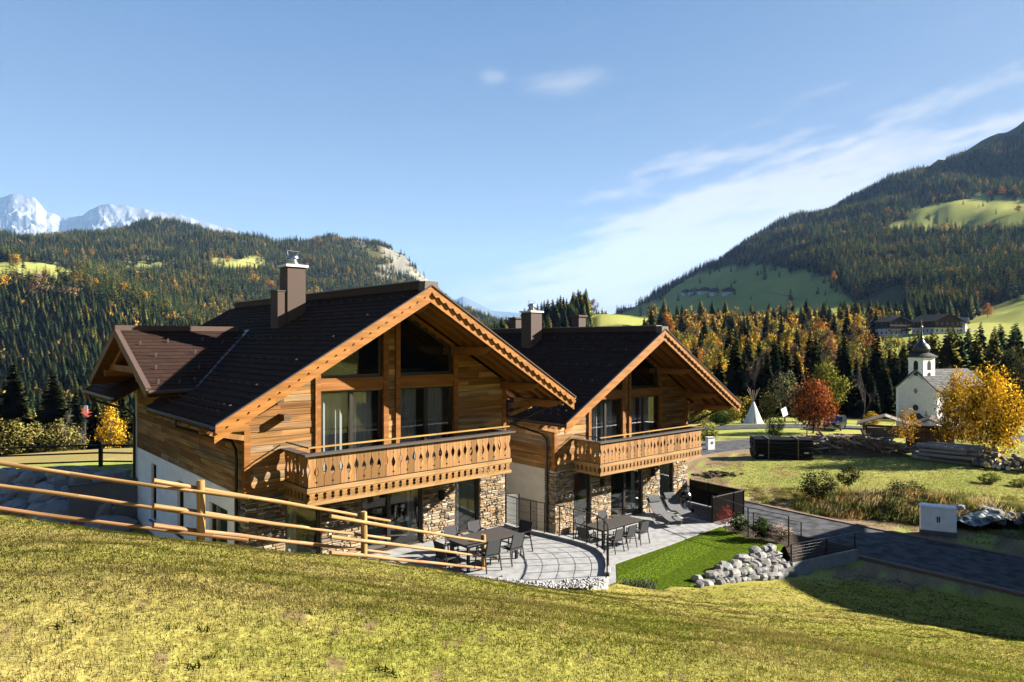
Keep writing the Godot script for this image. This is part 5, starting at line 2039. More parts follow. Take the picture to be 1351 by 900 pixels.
func crown(n: int, sd: int, size: float, y0: float, clumps: int, shape := 1.0, droop := 0.0) -> ArrayMesh:       # leaves in clumps; 1 high, 1 wide
	var r := RandomNumberGenerator.new()
	r.seed = sd
	var m := MB.new()
	var cs := []
	for i in clumps:
		var d := Vector3(r.randfn(), r.randfn(), r.randfn()).normalized() * pow(r.randf_range(.15, 1.0), .45)
		var yy := d.y * .5 + .5
		var wide := pow(clampf(sin(PI * pow(clampf(yy * .94 + .03, 0, 1), shape)), 0, 1), .6)
		var c := Vector3(d.x * .40 * (.35 + .75 * wide), lerpf(y0, .95, yy), d.z * .40 * (.35 + .75 * wide))
		cs.append([c, r.randf_range(.09, .17), r.randf_range(.72, 1.2)])
	for i in n:
		var c: Array = cs[r.randi() % clumps]
		var o: Vector3 = c[0] + Vector3(r.randfn(), r.randfn() * .8 - absf(r.randfn()) * droop, r.randfn()) * c[1] * .55
		var nrm := Vector3(r.randfn(), r.randfn() + .4, r.randfn()).normalized()
		var x := nrm.cross(Vector3(r.randfn(), r.randfn(), r.randfn())).normalized() * size * r.randf_range(.6, 1.3)
		var y := nrm.cross(x) * r.randf_range(.5, .9)
		var s: float = c[2] * r.randf_range(.7, 1.25)
		var col := Color(s, s * r.randf_range(.88, 1.1), s * r.randf_range(.7, 1.2))
		var rad := (o - Vector3(0, .5, 0)).normalized()
		var nn := (nrm * signf(nrm.dot(rad)) + rad * .8).normalized()
		m.trin(o - x, o - y * .6, o + x, nn, nn, nn, col)
		m.trin(o - x, o + x, o + y * .7, nn, nn, nn, col)
	return m.mesh()

func branchy(sd: int, y0: float, depth: int, spread: float, trunk := .022) -> ArrayMesh:      # trunk and limbs, 1 high
	var r := RandomNumberGenerator.new()
	r.seed = sd
	var m := MB.new()
	var stack := [[Vector3.ZERO, Vector3(r.randf_range(-.05, .05), 1, r.randf_range(-.05, .05)).normalized(), .42, trunk, 0]]
	while not stack.is_empty():
		var e: Array = stack.pop_back()
		var o: Vector3 = e[0]
		var dir: Vector3 = e[1]
		var ln: float = e[2]
		var rad: float = e[3]
		var p1 := o + dir * ln * .5 + Vector3(r.randfn(), r.randfn(), r.randfn()) * ln * .04
		var p2 := o + dir * ln
		m.tube([o, p1, p2], [rad, rad * .82, rad * .62], 5 if e[4] < 2 else 3, Color.WHITE, false)
		if e[4] < depth:
			for k in (4 if e[4] == 0 else 3):
				var a := r.randf() * TAU
				var side := dir.cross(Vector3(cos(a), .1, sin(a))).normalized()
				var nd := (dir * r.randf_range(.6, 1.1) + side * spread * r.randf_range(.5, 1.2) + Vector3.UP * .15).normalized()
				stack.append([o.lerp(p2, r.randf_range(.55, 1.0)), nd, ln * r.randf_range(.5, .72), rad * .5, e[4] + 1])
			if e[4] < 2:
				stack.append([p2, (dir + Vector3(r.randfn(), r.randfn(), r.randfn()) * .12).normalized(), ln * .7, rad * .62, e[4] + 1])
	return m.mesh()

var crowns := {}
func leaf_mat(col: Color) -> StandardMaterial3D:
	var key := "leaf%s" % col.to_html()
	if not M.has(key):
		var m: StandardMaterial3D = M.leaf.duplicate()
		m.albedo_color = (col * K * 2.1).linear_to_srgb()
		M[key] = m
	return M[key]

func tree(called: String, label: String, shape: String, x: float, d: float, h: float, w: float, col: Color, bark: Color, group := "", turn := 0.0, base := -999.0) -> Node3D:
	var t := thing(called, label, "bush" if shape == "bush" else "tree", on(x, d, -.05) if base < -900.0 else Vector3(x, base, -d), turn, group)
	var key := "bark%s" % bark.to_html()
	if not M.has(key):
		var bm: StandardMaterial3D = M.bark.duplicate()
		bm.albedo_color = (bark * K).linear_to_srgb()
		M[key] = bm
	var q: String = shape
	if shape == "spruce":
		var o := put("crown", crowns["spruce%d" % (int(absf(x * 7.0 + d)) % 3)], leaf_mat(col), t)
		o.material_override = needle_mat(col)
		o.scale = Vector3(w / .3, h, w / .3)
		var tk := MB.new()
		tk.tube([Vector3.ZERO, Vector3(0, .25, 0)], [.013, .011], 6)
		var k := put("trunk", tk, M[key], t)
		k.scale = Vector3(h, h, h)
		return t
	var k := put("trunk", crowns[{"round": "limbs_a", "oval": "limbs_a", "birch": "limbs_b", "bush": "limbs_c", "bare": "bare_a", "flame": "limbs_b", "sparse": "bare_a", "far": "limbs_a"}[q]], M[key], t)
	k.scale = Vector3(maxf(w, h * .5), h * (.8 if q != "bare" and q != "sparse" else 1.0), maxf(w, h * .5))
	if q != "bare":
		var o := put("crown", crowns[q + ("_b" if crowns.has(q + "_b") and int(x * 13.0 + d) % 2 else "")], leaf_mat(col), t)
		o.scale = Vector3(w, h, w)
	return t

func needle_mat(col: Color) -> StandardMaterial3D:
	var key := "needle%s" % col.to_html()
	if not M.has(key):
		var m: StandardMaterial3D = M.needle.duplicate()
		m.albedo_color = (col * K * 1.8).linear_to_srgb()
		M[key] = m
	return M[key]

func ux(u: float, d: float) -> float:
	return (u - 675.5) / F * d

func make_crowns() -> void:
	crowns = {
		"spruce0": conifer(26, 11, 1, true), "spruce1": conifer(24, 12, 2, true), "spruce2": conifer(28, 10, 3, true),
		"round": crown(5200, 11, .026, .16, 60), "oval": crown(5600, 12, .025, .1, 70, .8), "birch": crown(9500, 13, .019, .16, 90, .85, .9), "birch_b": crown(9000, 14, .019, .2, 80, .9, .9),
		"bush": crown(2200, 15, .034, .02, 34), "bush_b": crown(2200, 16, .034, .02, 30), "sparse": crown(1500, 17, .02, .22, 50), "flame": crown(4200, 27, .022, .02, 70, .45, .4), "far": crown(1500, 18, .036, .1, 46), "far_b": crown(1400, 19, .036, .12, 42, .8),
		"limbs_a": branchy(21, .2, 2, .7), "limbs_b": branchy(22, .2, 2, .4, .014), "limbs_c": branchy(23, 0, 1, 1.0, .02), "bare_a": branchy(24, .2, 4, .75, .016),
	}

func plants() -> void:
	var bark := Color(.12, .09, .07)
	var pale := Color(.45, .42, .38)
	# around the hamlet
	tree("maple_tree", "rust red leafed tree beside the parked car", "oval", ux(1073, 70), 70, 6.0, 4.6, Color(.30, .085, .028), bark)
	tree("linden_tree", "green and yellow rounded tree behind the rust red tree", "round", ux(1091, 96), 96, 8.6, 5.4, Color(.17, .17, .03), bark)
	tree("willow_tree", "thin grey green tree standing beside the rust red tree", "sparse", ux(1036, 98), 98, 7.4, 5.4, Color(.17, .17, .08), bark)
	tree("juniper_bush", "dark green cone shaped bush beside the grey lane", "bush", ux(1022, 65), 65, 2.5, 1.9, Color(.035, .05, .015), bark)
	tree("bare_tree", "leafless tree standing between the car and the church", "bare", ux(1141, 82), 82, 6.8, 4.6, Color.WHITE, Color(.16, .12, .11))
	tree("leafy_shrub", "low shrub with yellow leaves at the foot of the leafless tree", "bush", ux(1147, 76), 76, 2.2, 2.4, Color(.42, .27, .03), bark)
	tree("cherry_tree", "small orange and yellow tree in front of the church door", "sparse", ux(1196, 57), 57, 3.6, 2.6, Color(.50, .27, .03), bark)
	tree("birch_tree", "golden birch with thinning top beside the church", "birch", ux(1268, 54), 54, 7.0, 4.0, Color(.58, .34, .03), pale)
	tree("birch_tree", "broad golden birch growing over the log stack", "birch", ux(1312, 50.5), 50.5, 7.4, 5.0, Color(.66, .38, .025), pale, "", 1.3)
	tree("alder_tree", "dull green tree at the edge of the picture behind the golden birches", "round", ux(1342, 128), 128, 13, 9, Color(.075, .075, .03), bark)
	tree("bare_tree", "leafless tree behind the church roof", "bare", ux(1263, 122), 122, 9.5, 8, Color.WHITE, Color(.18, .14, .11))
	tree("aspen_tree", "yellow tree rising behind the church roof", "round", ux(1291, 112), 112, 8.5, 4.2, Color(.40, .27, .04), bark)
	for q in [[1168, 118, 10, 3.6], [1181, 122, 12.5, 4.4], [1194, 120, 11.5, 4.2], [1232, 124, 12, 4.4], [1246, 126, 10, 3.8], [1150, 116, 8, 3.2]]:
		tree("spruce_tree", "dark spruce standing close behind the church", "spruce", ux(q[0], q[1]), q[1], q[2], q[3], Color(.022, .032, .014), bark, "spruces behind the church")
	for q in [[962, 93, 3.4, 4.0, Color(.26, .22, .03)], [979, 96, 4.0, 4.2, Color(.34, .26, .03)], [1010, 97, 4.6, 3.6, Color(.22, .18, .05)], [945, 90, 3.0, 3.0, Color(.12, .15, .03)], [1058, 99, 3.0, 3.6, Color(.2, .16, .05)], [921, 86, 3.2, 3.2, Color(.24, .21, .04)]]:
		tree("garden_shrub", "yellow green shrub growing behind the tipi", "bush", ux(q[0], q[1]), q[1], q[2], q[3], q[4], bark, "shrubs behind the tipi")
	tree("round_bush", "dark round bush on the grass beside the tipi", "bush", ux(951, 80), 80, 1.9, 2.4, Color(.03, .05, .015), bark)
	tree("garden_shrub", "green and yellow shrub beside the white post box", "bush", ux(934, 60), 60, 2.2, 1.8, Color(.2, .2, .03), bark)
	for q in [[1305, 43, .8, 1.4], [1344, 42, .6, 1.2]]:
		tree("field_shrub", "small green weed clump on the sunny field edge", "bush", ux(q[0], q[1]), q[1], q[2], q[3], Color(.14, .17, .03), bark, "weed clumps on the field")
	# across the road on the open side
	tree("larch_tree", "bright yellow young larch beside the corner of the nearer chalet", "flame", ux(147, 84), 84, 6.0, 3.9, Color(.62, .36, .03), pale)
	for q in [[18, 105, 14.5, 6.4], [70, 110, 13.5, 6.5], [100, 150, 14, 6], [-40, 100, 14, 6], [185, 120, 10, 5], [160, 140, 13, 5.5], [125, 128, 11, 5]]:
		tree("spruce_tree", "big dark spruce at the edge of the brown field", "spruce", ux(q[0], q[1]), q[1], q[2], q[3], Color(.035, .042, .014), bark, "spruces by the brown field", 0.0, (450.0 - 598.0) / F * q[1])
	for q in [[12, 80, 4.6, 5.6], [45, 84, 4.2, 5.4], [75, 86, 4.8, 5.0], [-25, 80, 4.6, 6], [95, 90, 3.4, 4.0], [178, 92, 3.0, 3.0]]:
		tree("willow_bush", "olive yellow bush at the far edge of the brown field", "bush", ux(q[0], q[1]), q[1], q[2], q[3], Color(.17, .15, .045), bark, "bushes by the brown field")
	tree("bare_tree", "leafless grey tree between the olive bushes and the young larch", "bare", ux(90, 83), 83, 5.0, 3.6, Color.WHITE, Color(.3, .26, .22))
	tree("bare_tree", "leafless thin tree in front of the red roofed house", "bare", ux(112, 88), 88, 4.2, 3.0, Color.WHITE, Color(.28, .24, .2))
	# the wood in the dip behind the hamlet: every tree its own
	rng.seed = 91
	var kinds := [["spruce_tree", "spruce", "dark spruce in the wood behind the hamlet", Color(.022, .033, .014)], ["larch_tree", "far", "yellow green tree in the wood behind the hamlet", Color(.22, .19, .035)], ["ash_tree", "far", "brownish tree in the wood behind the hamlet", Color(.15, .10, .05)], ["poplar_tree", "far", "golden tree in the wood behind the hamlet", Color(.42, .26, .03)], ["beech_tree", "far", "orange tree in the wood behind the hamlet", Color(.40, .17, .03)], ["bare_tree", "bare", "grey leafless tree in the wood behind the hamlet", Color.WHITE]]
	var d := 122.0
	while d < 330.0:
		var u := 868.0 + rng.randf() * 16.0
		while u < 1180.0:
			var du := rng.randf_range(15.0, 27.0)
			var dd := d + rng.randf_range(-9, 9)
			var x := ux(u, dd)
			u += du
			if u > 1150.0 and dd > 210.0:
				continue
			var p := rng.randf()
			var k: int = 0 if p < .24 else 1 if p < .52 else 2 if p < .74 else 3 if p < .86 else 4 if p < .91 else 5
			if d < 150.0 and k != 0:
				k = 0 if rng.randf() < .75 else 5
			var h := rng.randf_range(10.0, 16.0) * (1.2 if k == 0 else .95) * lerpf(.85, 1.1, smoothstep(120, 300, dd))
			tree(kinds[k][0], kinds[k][2], kinds[k][1], x, dd, h, h * (.32 if k == 0 else rng.randf_range(.5, .7)), kinds[k][3], Color(.16, .12, .09), "trees of the wood behind the hamlet", rng.randf() * 6.0)
		d += 15.0
	# single autumn trees on the slopes
	for q in [[1305, 262, 1240, 17, 15, 4], [1322, 258, 1250, 19, 17, 4], [1338, 257, 1255, 18, 18, 3], [1303, 420, 535, 12, 9, 4], [1325, 392, 610, 11, 8, 4], [1182, 290, 1290, 22, 17, 2], [1172, 285, 1300, 19, 14, 4], [1160, 302, 1230, 15, 13, 4], [1100, 378, 850, 20, 9, 4], [20, 353, 800, 17, 12, 3], [58, 371, 690, 12, 10, 4], [80, 372, 692, 10, 9, 2], [4, 395, 600, 22, 20, 3], [50, 405, 600, 26, 24, 2], [90, 410, 610, 22, 24, 2], [30, 415, 540, 13, 7, 3], [765, 418, 372, 12, 10, 3], [752, 420, 375, 10, 7, 4], [783, 415, 385, 9, 7, 2], [335, 375, 1250, 20, 20, 3], [355, 385, 1220, 22, 24, 4], [340, 350, 1390, 18, 14, 2], [290, 350, 1390, 16, 13, 2], [300, 348, 1400, 17, 13, 4]]:
		var k: Array = kinds[q[5]]
		var at := slope_hit(q[0], q[1], q[2])
		tree(k[0], ["", "", "brown autumn tree standing alone on the mountain slope", "golden autumn tree standing alone on the mountain slope", "orange autumn tree standing alone on the mountain slope"][q[5]], "far", at.x, -at.z, q[3], q[4], k[3], bark, "single autumn trees on the slopes")

func slope_hit(u: float, v: float, d: float) -> Vector3:       # the ground near distance d along a direction; searches for the visible spot
	var best := on(ux(u, d), d)
	var err := 1e9
	for i in 60:
		var dd := d * lerpf(.75, 1.3, i / 59.0)
		var x := ux(u, dd)
		var y := H(x, dd)
		var e := absf(450.0 - F * y / dd - v)
		if e < err:
			err = e
			best = Vector3(x, y, -dd)
	return best

func forests() -> void:
	rng.seed = 17
	var low := [conifer(11, 8, 51, false), conifer(12, 7, 52, false), conifer(10, 8, 53, false)]
	var leafy := [crown(260, 61, .08, .1, 26), crown(260, 62, .08, .14, 24, .8)]
	var xf := [[], [], [], [], [], []]
	var cl := [[], [], [], [], [], []]
	var r := 118.0
	while r < 2420.0:
		var s := clampf(r * .0052, 4.6, 8.5)
		var az := -.72
		while az < .80:
			var a := az + rng.randf_range(-.5, .5) * s / r
			var rr := r + rng.randf_range(-.5, .5) * s
			az += s / r
			var x := sin(a) * rr
			var d := cos(a) * rr
			var u := 675.5 + F * x / d
			if d < 335.0 and u > 860.0 and u < 1190.0:
				continue
			if d < 150.0 and u > 200.0 and u < 900.0:
				continue
			if d < 130.0:
				continue
			var y := H(x, d)
			var v := 450.0 - F * y / d
			if in_meadow(x, d, y) and rng.randf() > .012:
				continue
			if u > 800.0 and u < 1195.0 and d > 430.0 and d < 760.0:
				continue
			var right := u > 820.0
			# open rock on the cliff
			if bare_rock(x, d, u, v) and rng.randf() < .9:
				continue
			if right and d > 330.0 and d < 640.0 and u > 1290.0 and v > 400.0:
				continue
			if right and u > 1120.0 and d < 330.0 and d > 205.0:
				continue
			if u > 1120.0 and u < 1330.0 and d > 240.0 and d < 345.0:
				continue
			if u > 778.0 and u < 850.0 and d < 560.0:
				continue
			var p := rng.randf() + nz.get_noise_2d(x * .008, d * .008) * .35
			if u > 850.0 and u < 1195.0 and d < 640.0:
				p += .5
			var h := rng.randf_range(8, 22) * (1.0 if d > 500.0 else .8)
			var k := 0
			var col := Color.WHITE
			if true:
				if p < .74:
					k = rng.randi() % 3
					col = Color(.10, .155, .055) * rng.randf_range(.6, 1.6)
				elif p < .972:
					k = rng.randi() % 3
					col = Color(.44, .41, .085) * rng.randf_range(.6, 1.3)
				else:
					k = 3 + rng.randi() % 2
					col = Color(.85, .44, .06).lerp(Color(.42, .34, .10), rng.randf())
			if k < 3 and d < 620.0:
				k = 5
			if k == 3 or k == 4:
				h *= .75
			var w := h * (rng.randf_range(1.1, 1.6) if k < 3 or k == 5 else rng.randf_range(.6, .85))
			xf[k].append(Transform3D(Basis(Vector3.UP, rng.randf() * TAU).scaled(Vector3(w, h, w)), Vector3(x, y - .4, -d)))
			cl[k].append(col)
		r += s
	for k in 6:
		stuff("forest", ["dense spruce forest covering the mountain slopes", "mixed larch and spruce forest on the mountain slopes", "narrow spruces of the mountain forest", "autumn broadleaf trees spread through the mountain forest", "brown and golden broadleaf trees spread through the mountain forest", "tall spruces at the foot of the mountain forest"][k], "forest", low[k] if k < 3 else leafy[k - 3] if k < 5 else crowns["spruce1"], M.needle if k < 3 or k == 5 else M.leaf, xf[k], cl[k], "mountain forest")

func beds() -> void:
	var bark := Color(.10, .07, .05)
	var r := thing("rose_bush", "small rose bush with red leaves beside the screen fence", "bush", G(957, 703, LOW - .03))
	var k := put("stem", crowns["limbs_c"], M.bark, r)
	k.scale = Vector3(.7, .9, .7)
	var c := put("crown", crowns["sparse"], leaf_mat(Color(.30, .05, .05)), r)
	c.scale = Vector3(.75, 1.15, .75)
	for q in [[974, 703, .42, "clipped dark green ball bush beside the rose bush"], [1004.5, 712, .46, "clipped dark green ball bush in the middle of the planting bed"]]:
		var b := thing("ball_bush", q[3], "bush", G(q[0], q[1], LOW - .03))
		var o := put("crown", crowns["ball"], leaf_mat(Color(.03, .055, .012)), b)
		o.scale = Vector3.ONE * float(q[2]) * 2.0
	var f := thing("flowering_shrub", "low shrub with pale pink flower heads above the rock wall", "bush", G(1025, 714, LOW - .03))
	var o := put("crown", crowns["bush"], leaf_mat(Color(.22, .17, .12)), f)
	o.scale = Vector3(1.3, .62, 1.1)
	o = put("flower_heads", crowns["sparse"], leaf_mat(Color(.5, .36, .33)), f)
	o.scale = Vector3(1.2, .7, 1.0)
	var lv := thing("lavender_clump", "grey green lavender clump at the lawn's lower edge", "bush", on(3.85, 21.15))
	var tf := tuft(420, .42, .34, .006, 31, .5)
	o = put("foliage", tf, mat(lin(.17, .19, .13), .9), lv)
	o.scale = Vector3(1.5, 1, .8)
# ---------------------------------------------------------------- field, hamlet and farms
func mound() -> void:
	rng.seed = 8
	# weeds on a low bank of earth beside the road
	var bank := thing("earth_bank", "low bank of dark earth beside the road", "mound", on(19, 36.5, -.1))
	var m := MB.new()
	var o := bank.position
	var nx := 34
	var nd := 16
	var f := func(i: int, j: int) -> Vector3:
		var t := float(i) / nx
		var w := float(j) / nd
		var c := Vector2(15.6, 37.0).lerp(Vector2(27.5, 32.5), t) + Vector2(.36, .93) * (w - .4) * 6.0
		var s := sin(PI * t) * sin(PI * w) * .75
		return Vector3(c.x, H(c.x, c.y) - .12 + s * (1.0 + .5 * nz.get_noise_2d(c.x * .8, c.y * .8)) + .12 * nz.get_noise_2d(c.x * 3.0, c.y * 3.0), -c.y) - o
	for i in nx:
		for j in nd:
			var a: Vector3 = f.call(i, j)
			var b: Vector3 = f.call(i + 1, j)
			var c: Vector3 = f.call(i + 1, j + 1)
			var d: Vector3 = f.call(i, j + 1)
			m.quad(a, b, c, d, Color(.9, .9, .9))
	put("earth", m, M.soil, bank)
	var kinds := [tuft(60, .55, .48, .012, 71, .9), tuft(70, .5, .3, .016, 72, 1.4)]
	var xf := [[], []]
	var cl := [[], []]
	for n in 900:
		var i := rng.randi_range(1, nx - 1)
		var j := rng.randi_range(1, nd - 1)
		if i > nx * .62 and rng.randf() < .7:
			continue
		var p: Vector3 = f.call(i, j) + o + Vector3(rng.randf_range(-.2, .2), 0, rng.randf_range(-.2, .2))
		var k := rng.randi() % 2
		var s := rng.randf_range(.5, 1.25)
		xf[k].append(Transform3D(Basis(Vector3.UP, rng.randf() * TAU).scaled(Vector3(s, s * rng.randf_range(.7, 1.2), s)), p))
		var c := rng.randf() + nz.get_noise_2d(p.x * .6, p.z * .6) * .9
		cl[k].append(Color(.22, .30, .08) if c < .25 else Color(.50, .48, .15) if c < .45 else Color(1.15, .94, .52) if c < .95 else Color(.9, .5, .16))
	for n in 500:                               # a looser fringe over the verge and field
		var x := rng.randf_range(13.5, 30)
		var d := rng.randf_range(36, 42) - (x - 15) * .22
		if near_road(x, d).x < 3.0:
			continue
		xf[1].append(Transform3D(Basis(Vector3.UP, rng.randf() * TAU).scaled(Vector3.ONE * rng.randf_range(.25, .6)), on(x, d)))
		cl[1].append(Color(.65, .58, .20) * rng.randf_range(.5, 1.3))
	stuff("weeds", "dry weeds and tall grass growing over the earth bank", "weeds", kinds[0], M.blade, xf[0], cl[0], "weeds on the earth bank")
	stuff("weeds", "low green and brown weeds at the foot of the earth bank", "weeds", kinds[1], M.blade, xf[1], cl[1], "weeds on the earth bank")
	for q in [[1119, 634, 41.5, 1.5, 1.5], [1078, 652, 37.6, 1.7, 2.2], [1195, 655, 36.5, 1.3, 2.4]]:
		tree("wild_bush", "dark straggling bush on the earth bank", "bush", ux(q[0], q[2]), q[2], q[3], q[4], Color(.05, .055, .02), Color(.1, .08, .06), "bushes on the earth bank", 0.0, H(ux(q[0], q[2]), q[2]) + .1)
	# rubble and a crumpled tarpaulin
	var rb := thing("rubble_heap", "heap of grey stones lying behind the utility cabinet", "rubble", on(21.5, 33.8))
	for i in 34:
		var p := on(rng.randf_range(20.3, 25.5), 0)
		var d := 33.6 - (p.x - 20.3) * .35 + rng.randf_range(-.9, .9)
		var s := rng.randf_range(.1, .34)
		var st := put("stone", rock(s * 1.2, s * .7, s, 500 + i, .2, 7, 5), [M.pale_c, M.boulder, M.pale_b][i % 3], rb)
		st.position = on(p.x, d, .15 + s * .3 + rng.randf_range(0, .35)) - rb.position
		st.rotation.y = rng.randf() * TAU
	var tp := thing("tarpaulin", "crumpled dark teal tarpaulin thrown over the rubble", "tarpaulin", on(22.6, 32.6, .2), .35)
	m = MB.new()
	for i in 20:
		for j in 10:
			var g := func(a: int, b: int) -> Vector3:
				var x := a * .17 - 1.7
				var z := b * .15 - .75
				return Vector3(x, .45 * exp(-(x * x * .35 + z * z * 1.4)) + .14 * nz.get_noise_2d(x * 2.4 + 3, z * 2.4) + .07 * nz.get_noise_2d(x * 7.0, z * 7.0), z)
			m.quad(g.call(i, j + 1), g.call(i + 1, j + 1), g.call(i + 1, j), g.call(i, j))
	put("sheet", m, mat(lin(.03, .06, .065), .4), tp)
	var mh := thing("molehill", "small heap of dark earth on the field near the screen fence", "mound", on(13.9, 45.8))
	for i in 40:
		var sz := rng.randf_range(.06, .17)
		var cd := put("clod", rock(sz * 1.4, sz * .5, sz, 700 + i, .3, 7, 4), M.soil, mh)
		var q := Vector2(rng.randfn() * .75, rng.randfn() * .5)
		cd.position = on(13.9 + q.x, 45.8 + q.y, .03 + .16 * exp(-q.length_squared())) - mh.position
		cd.rotation.y = rng.randf() * TAU

func piles() -> void:
	rng.seed = 31
	# black pipes in a strapped bundle
	var pp := thing("pipe_stack", "strapped stack of long black plastic pipes on the field", "pipes", on(20.6, 52.6), -.12)
	var k := 0
	for row in 8:
		for i in 9 - (row % 2):
			var m := MB.new()
			var y := .12 + row * .19
			var z := -.9 + (i + .5 * (row % 2)) * .215
			m.tube([Vector3(-1.9 - rng.randf() * .12, y, z), Vector3(2.2 + rng.randf() * .15, y, z)], [.1, .1], 10, Color.WHITE)
			put("pipe", m, M.black, pp)
	for x in [-1.0, 1.15]:
		var m := MB.new()
		for q in [[-1.02, 0.0, -1.02, 1.58], [.95, 0.0, .95, 1.58]]:
			m.beam(Vector3(x, q[1], q[0]), Vector3(x, q[3], q[2]), .07, .05, Vector3.BACK, Color(.40, .34, .25))
		m.beam(Vector3(x, 1.6, -1.02), Vector3(x, 1.6, .95), .07, .05, Vector3.UP, Color(.40, .34, .25))
		put("timber_cradle", m, M.timber, pp)
	for q in [[-1.55, .32], [1.75, .55]]:
		var m := MB.new()
		m.span(Vector3(q[0] - .16, q[1] - .05, .935), Vector3(q[0] + .16, q[1] + .05, .945), Color(.8, .8, .8))
		put("label_sticker", m, M.plain, pp)
	# a long heap of branches
	var br := thing("brushwood_heap", "long heap of tangled branches and split wood behind the pipe stack", "wood pile", on(27, 55.5))
	var o := br.position
	var tones := [Color(.66, .52, .40), Color(.40, .28, .19), Color(1.0, .82, .64), Color(.52, .35, .23), Color(.82, .54, .32)]
	var core := MB.new()
	for i in 24:
		for j in 8:
			var f := func(a: int, b: int) -> Vector3:
				var t := a / 24.0
				var w := b / 8.0
				var x := lerpf(22.6, 31.8, t)
				return on(x, 54.3 - t * 1.4 + w * 2.4, sin(PI * w) * 1.0 * sin(PI * clampf(t * 1.02, 0, 1)) * (1.0 + .3 * nz.get_noise_2d(a * 1.7, b * 1.7)) - .05) - o
			core.quad(f.call(i, j), f.call(i + 1, j), f.call(i + 1, j + 1), f.call(i, j + 1), Color(.26, .19, .14))
	put("bark_litter", core, M.bark, br)
	for i in 290:
		var t := rng.randf()
		var x := lerpf(22.8, 31.6, t)
		var top := 1.4 * (.55 + .45 * sin(PI * clampf(t * 1.05, 0, 1))) * (1.0 if t < .85 else .75)
		var y := top * pow(rng.randf(), .6)
		var d := 55.2 - (t * 1.4) + rng.randf_range(-1.0, 1.2) * (1.0 - .4 * y / top)
		var dir := Vector3(rng.randfn(), rng.randfn() * .28, rng.randfn() * .8).normalized()
		var ln := rng.randf_range(.5, 1.5)
		var c := on(x, d, y + .1) - o
		var m := MB.new()
		var rad := rng.randf_range(.05, .13)
		m.tube([c - dir * ln * .5, c + Vector3(rng.randf_range(-.08, .08), rng.randf_range(-.05, .05), 0), c + dir * ln * .5], [rad, rad * .9, rad * .7], 6, tones[rng.randi() % 5])
		put("branch", m, M.bark, br)
	# stacked logs
	var lg := thing("log_stack", "low stack of long weathered logs beneath the golden birches", "wood pile", on(32.5, 50))
	o = lg.position
	for i in 46:
		var row := i / 12
		var z := (i % 12)
		var a := Vector2(30.6 + z * .12, 53.4 - z * .16) + Vector2(.35, .3) * row * .3
		var dir := Vector2(.62, -.78) if i % 5 else Vector2(.8, -.6)
		var ln := rng.randf_range(3.0, 4.4)
		var y := .16 + row * .3 + rng.randf_range(-.05, .05)
		var st := a + Vector2(z * .1, z * .32 - 1.5) + dir * rng.randf_range(-.5, .5)
		var en := st + dir * ln
		var m := MB.new()
		m.tube([on(st.x, st.y, y) - o, on(en.x, en.y, y + rng.randf_range(-.05, .12)) - o], [rng.randf_range(.11, .19), rng.randf_range(.1, .16)], 9, [Color(.66, .58, .50), Color(.46, .39, .33), Color(.86, .76, .66)][i % 3])
		put("log", m, M.bark, lg)
	var rl := thing("round_log_heap", "heap of short cut logs with pale sawn ends at the field's edge", "wood pile", on(35, 46.5))
	o = rl.position
	for i in 120:
		var t := rng.randf()
		var p := Vector2(33.2, 48.6).lerp(Vector2(38.2, 44.6), t) + Vector2(rng.randf_range(-.5, .9), rng.randf_range(-.2, 1.4))
		var y := rng.randf() * rng.randf() * 1.1 + .12
		var m := MB.new()
		var dir := Vector3(rng.randfn() * .4, rng.randfn() * .2, 1).normalized()
		var c := on(p.x, p.y, y) - o
		var rad := rng.randf_range(.08, .17)
		m.tube([c - dir * .3, c + dir * .3], [rad, rad], 8, Color(.45, .36, .29) * rng.randf_range(.7, 1.3), false)
		var lo := put("log", m, M.bark, rl)
		m = MB.new()
		m.tube([c + dir * .3, c + dir * .302], [rad * .98, rad * .98], 8, Color(1.2, 1.0, .76) * rng.randf_range(.6, 1.1))
		put("sawn_end", m, M.plain, lo)

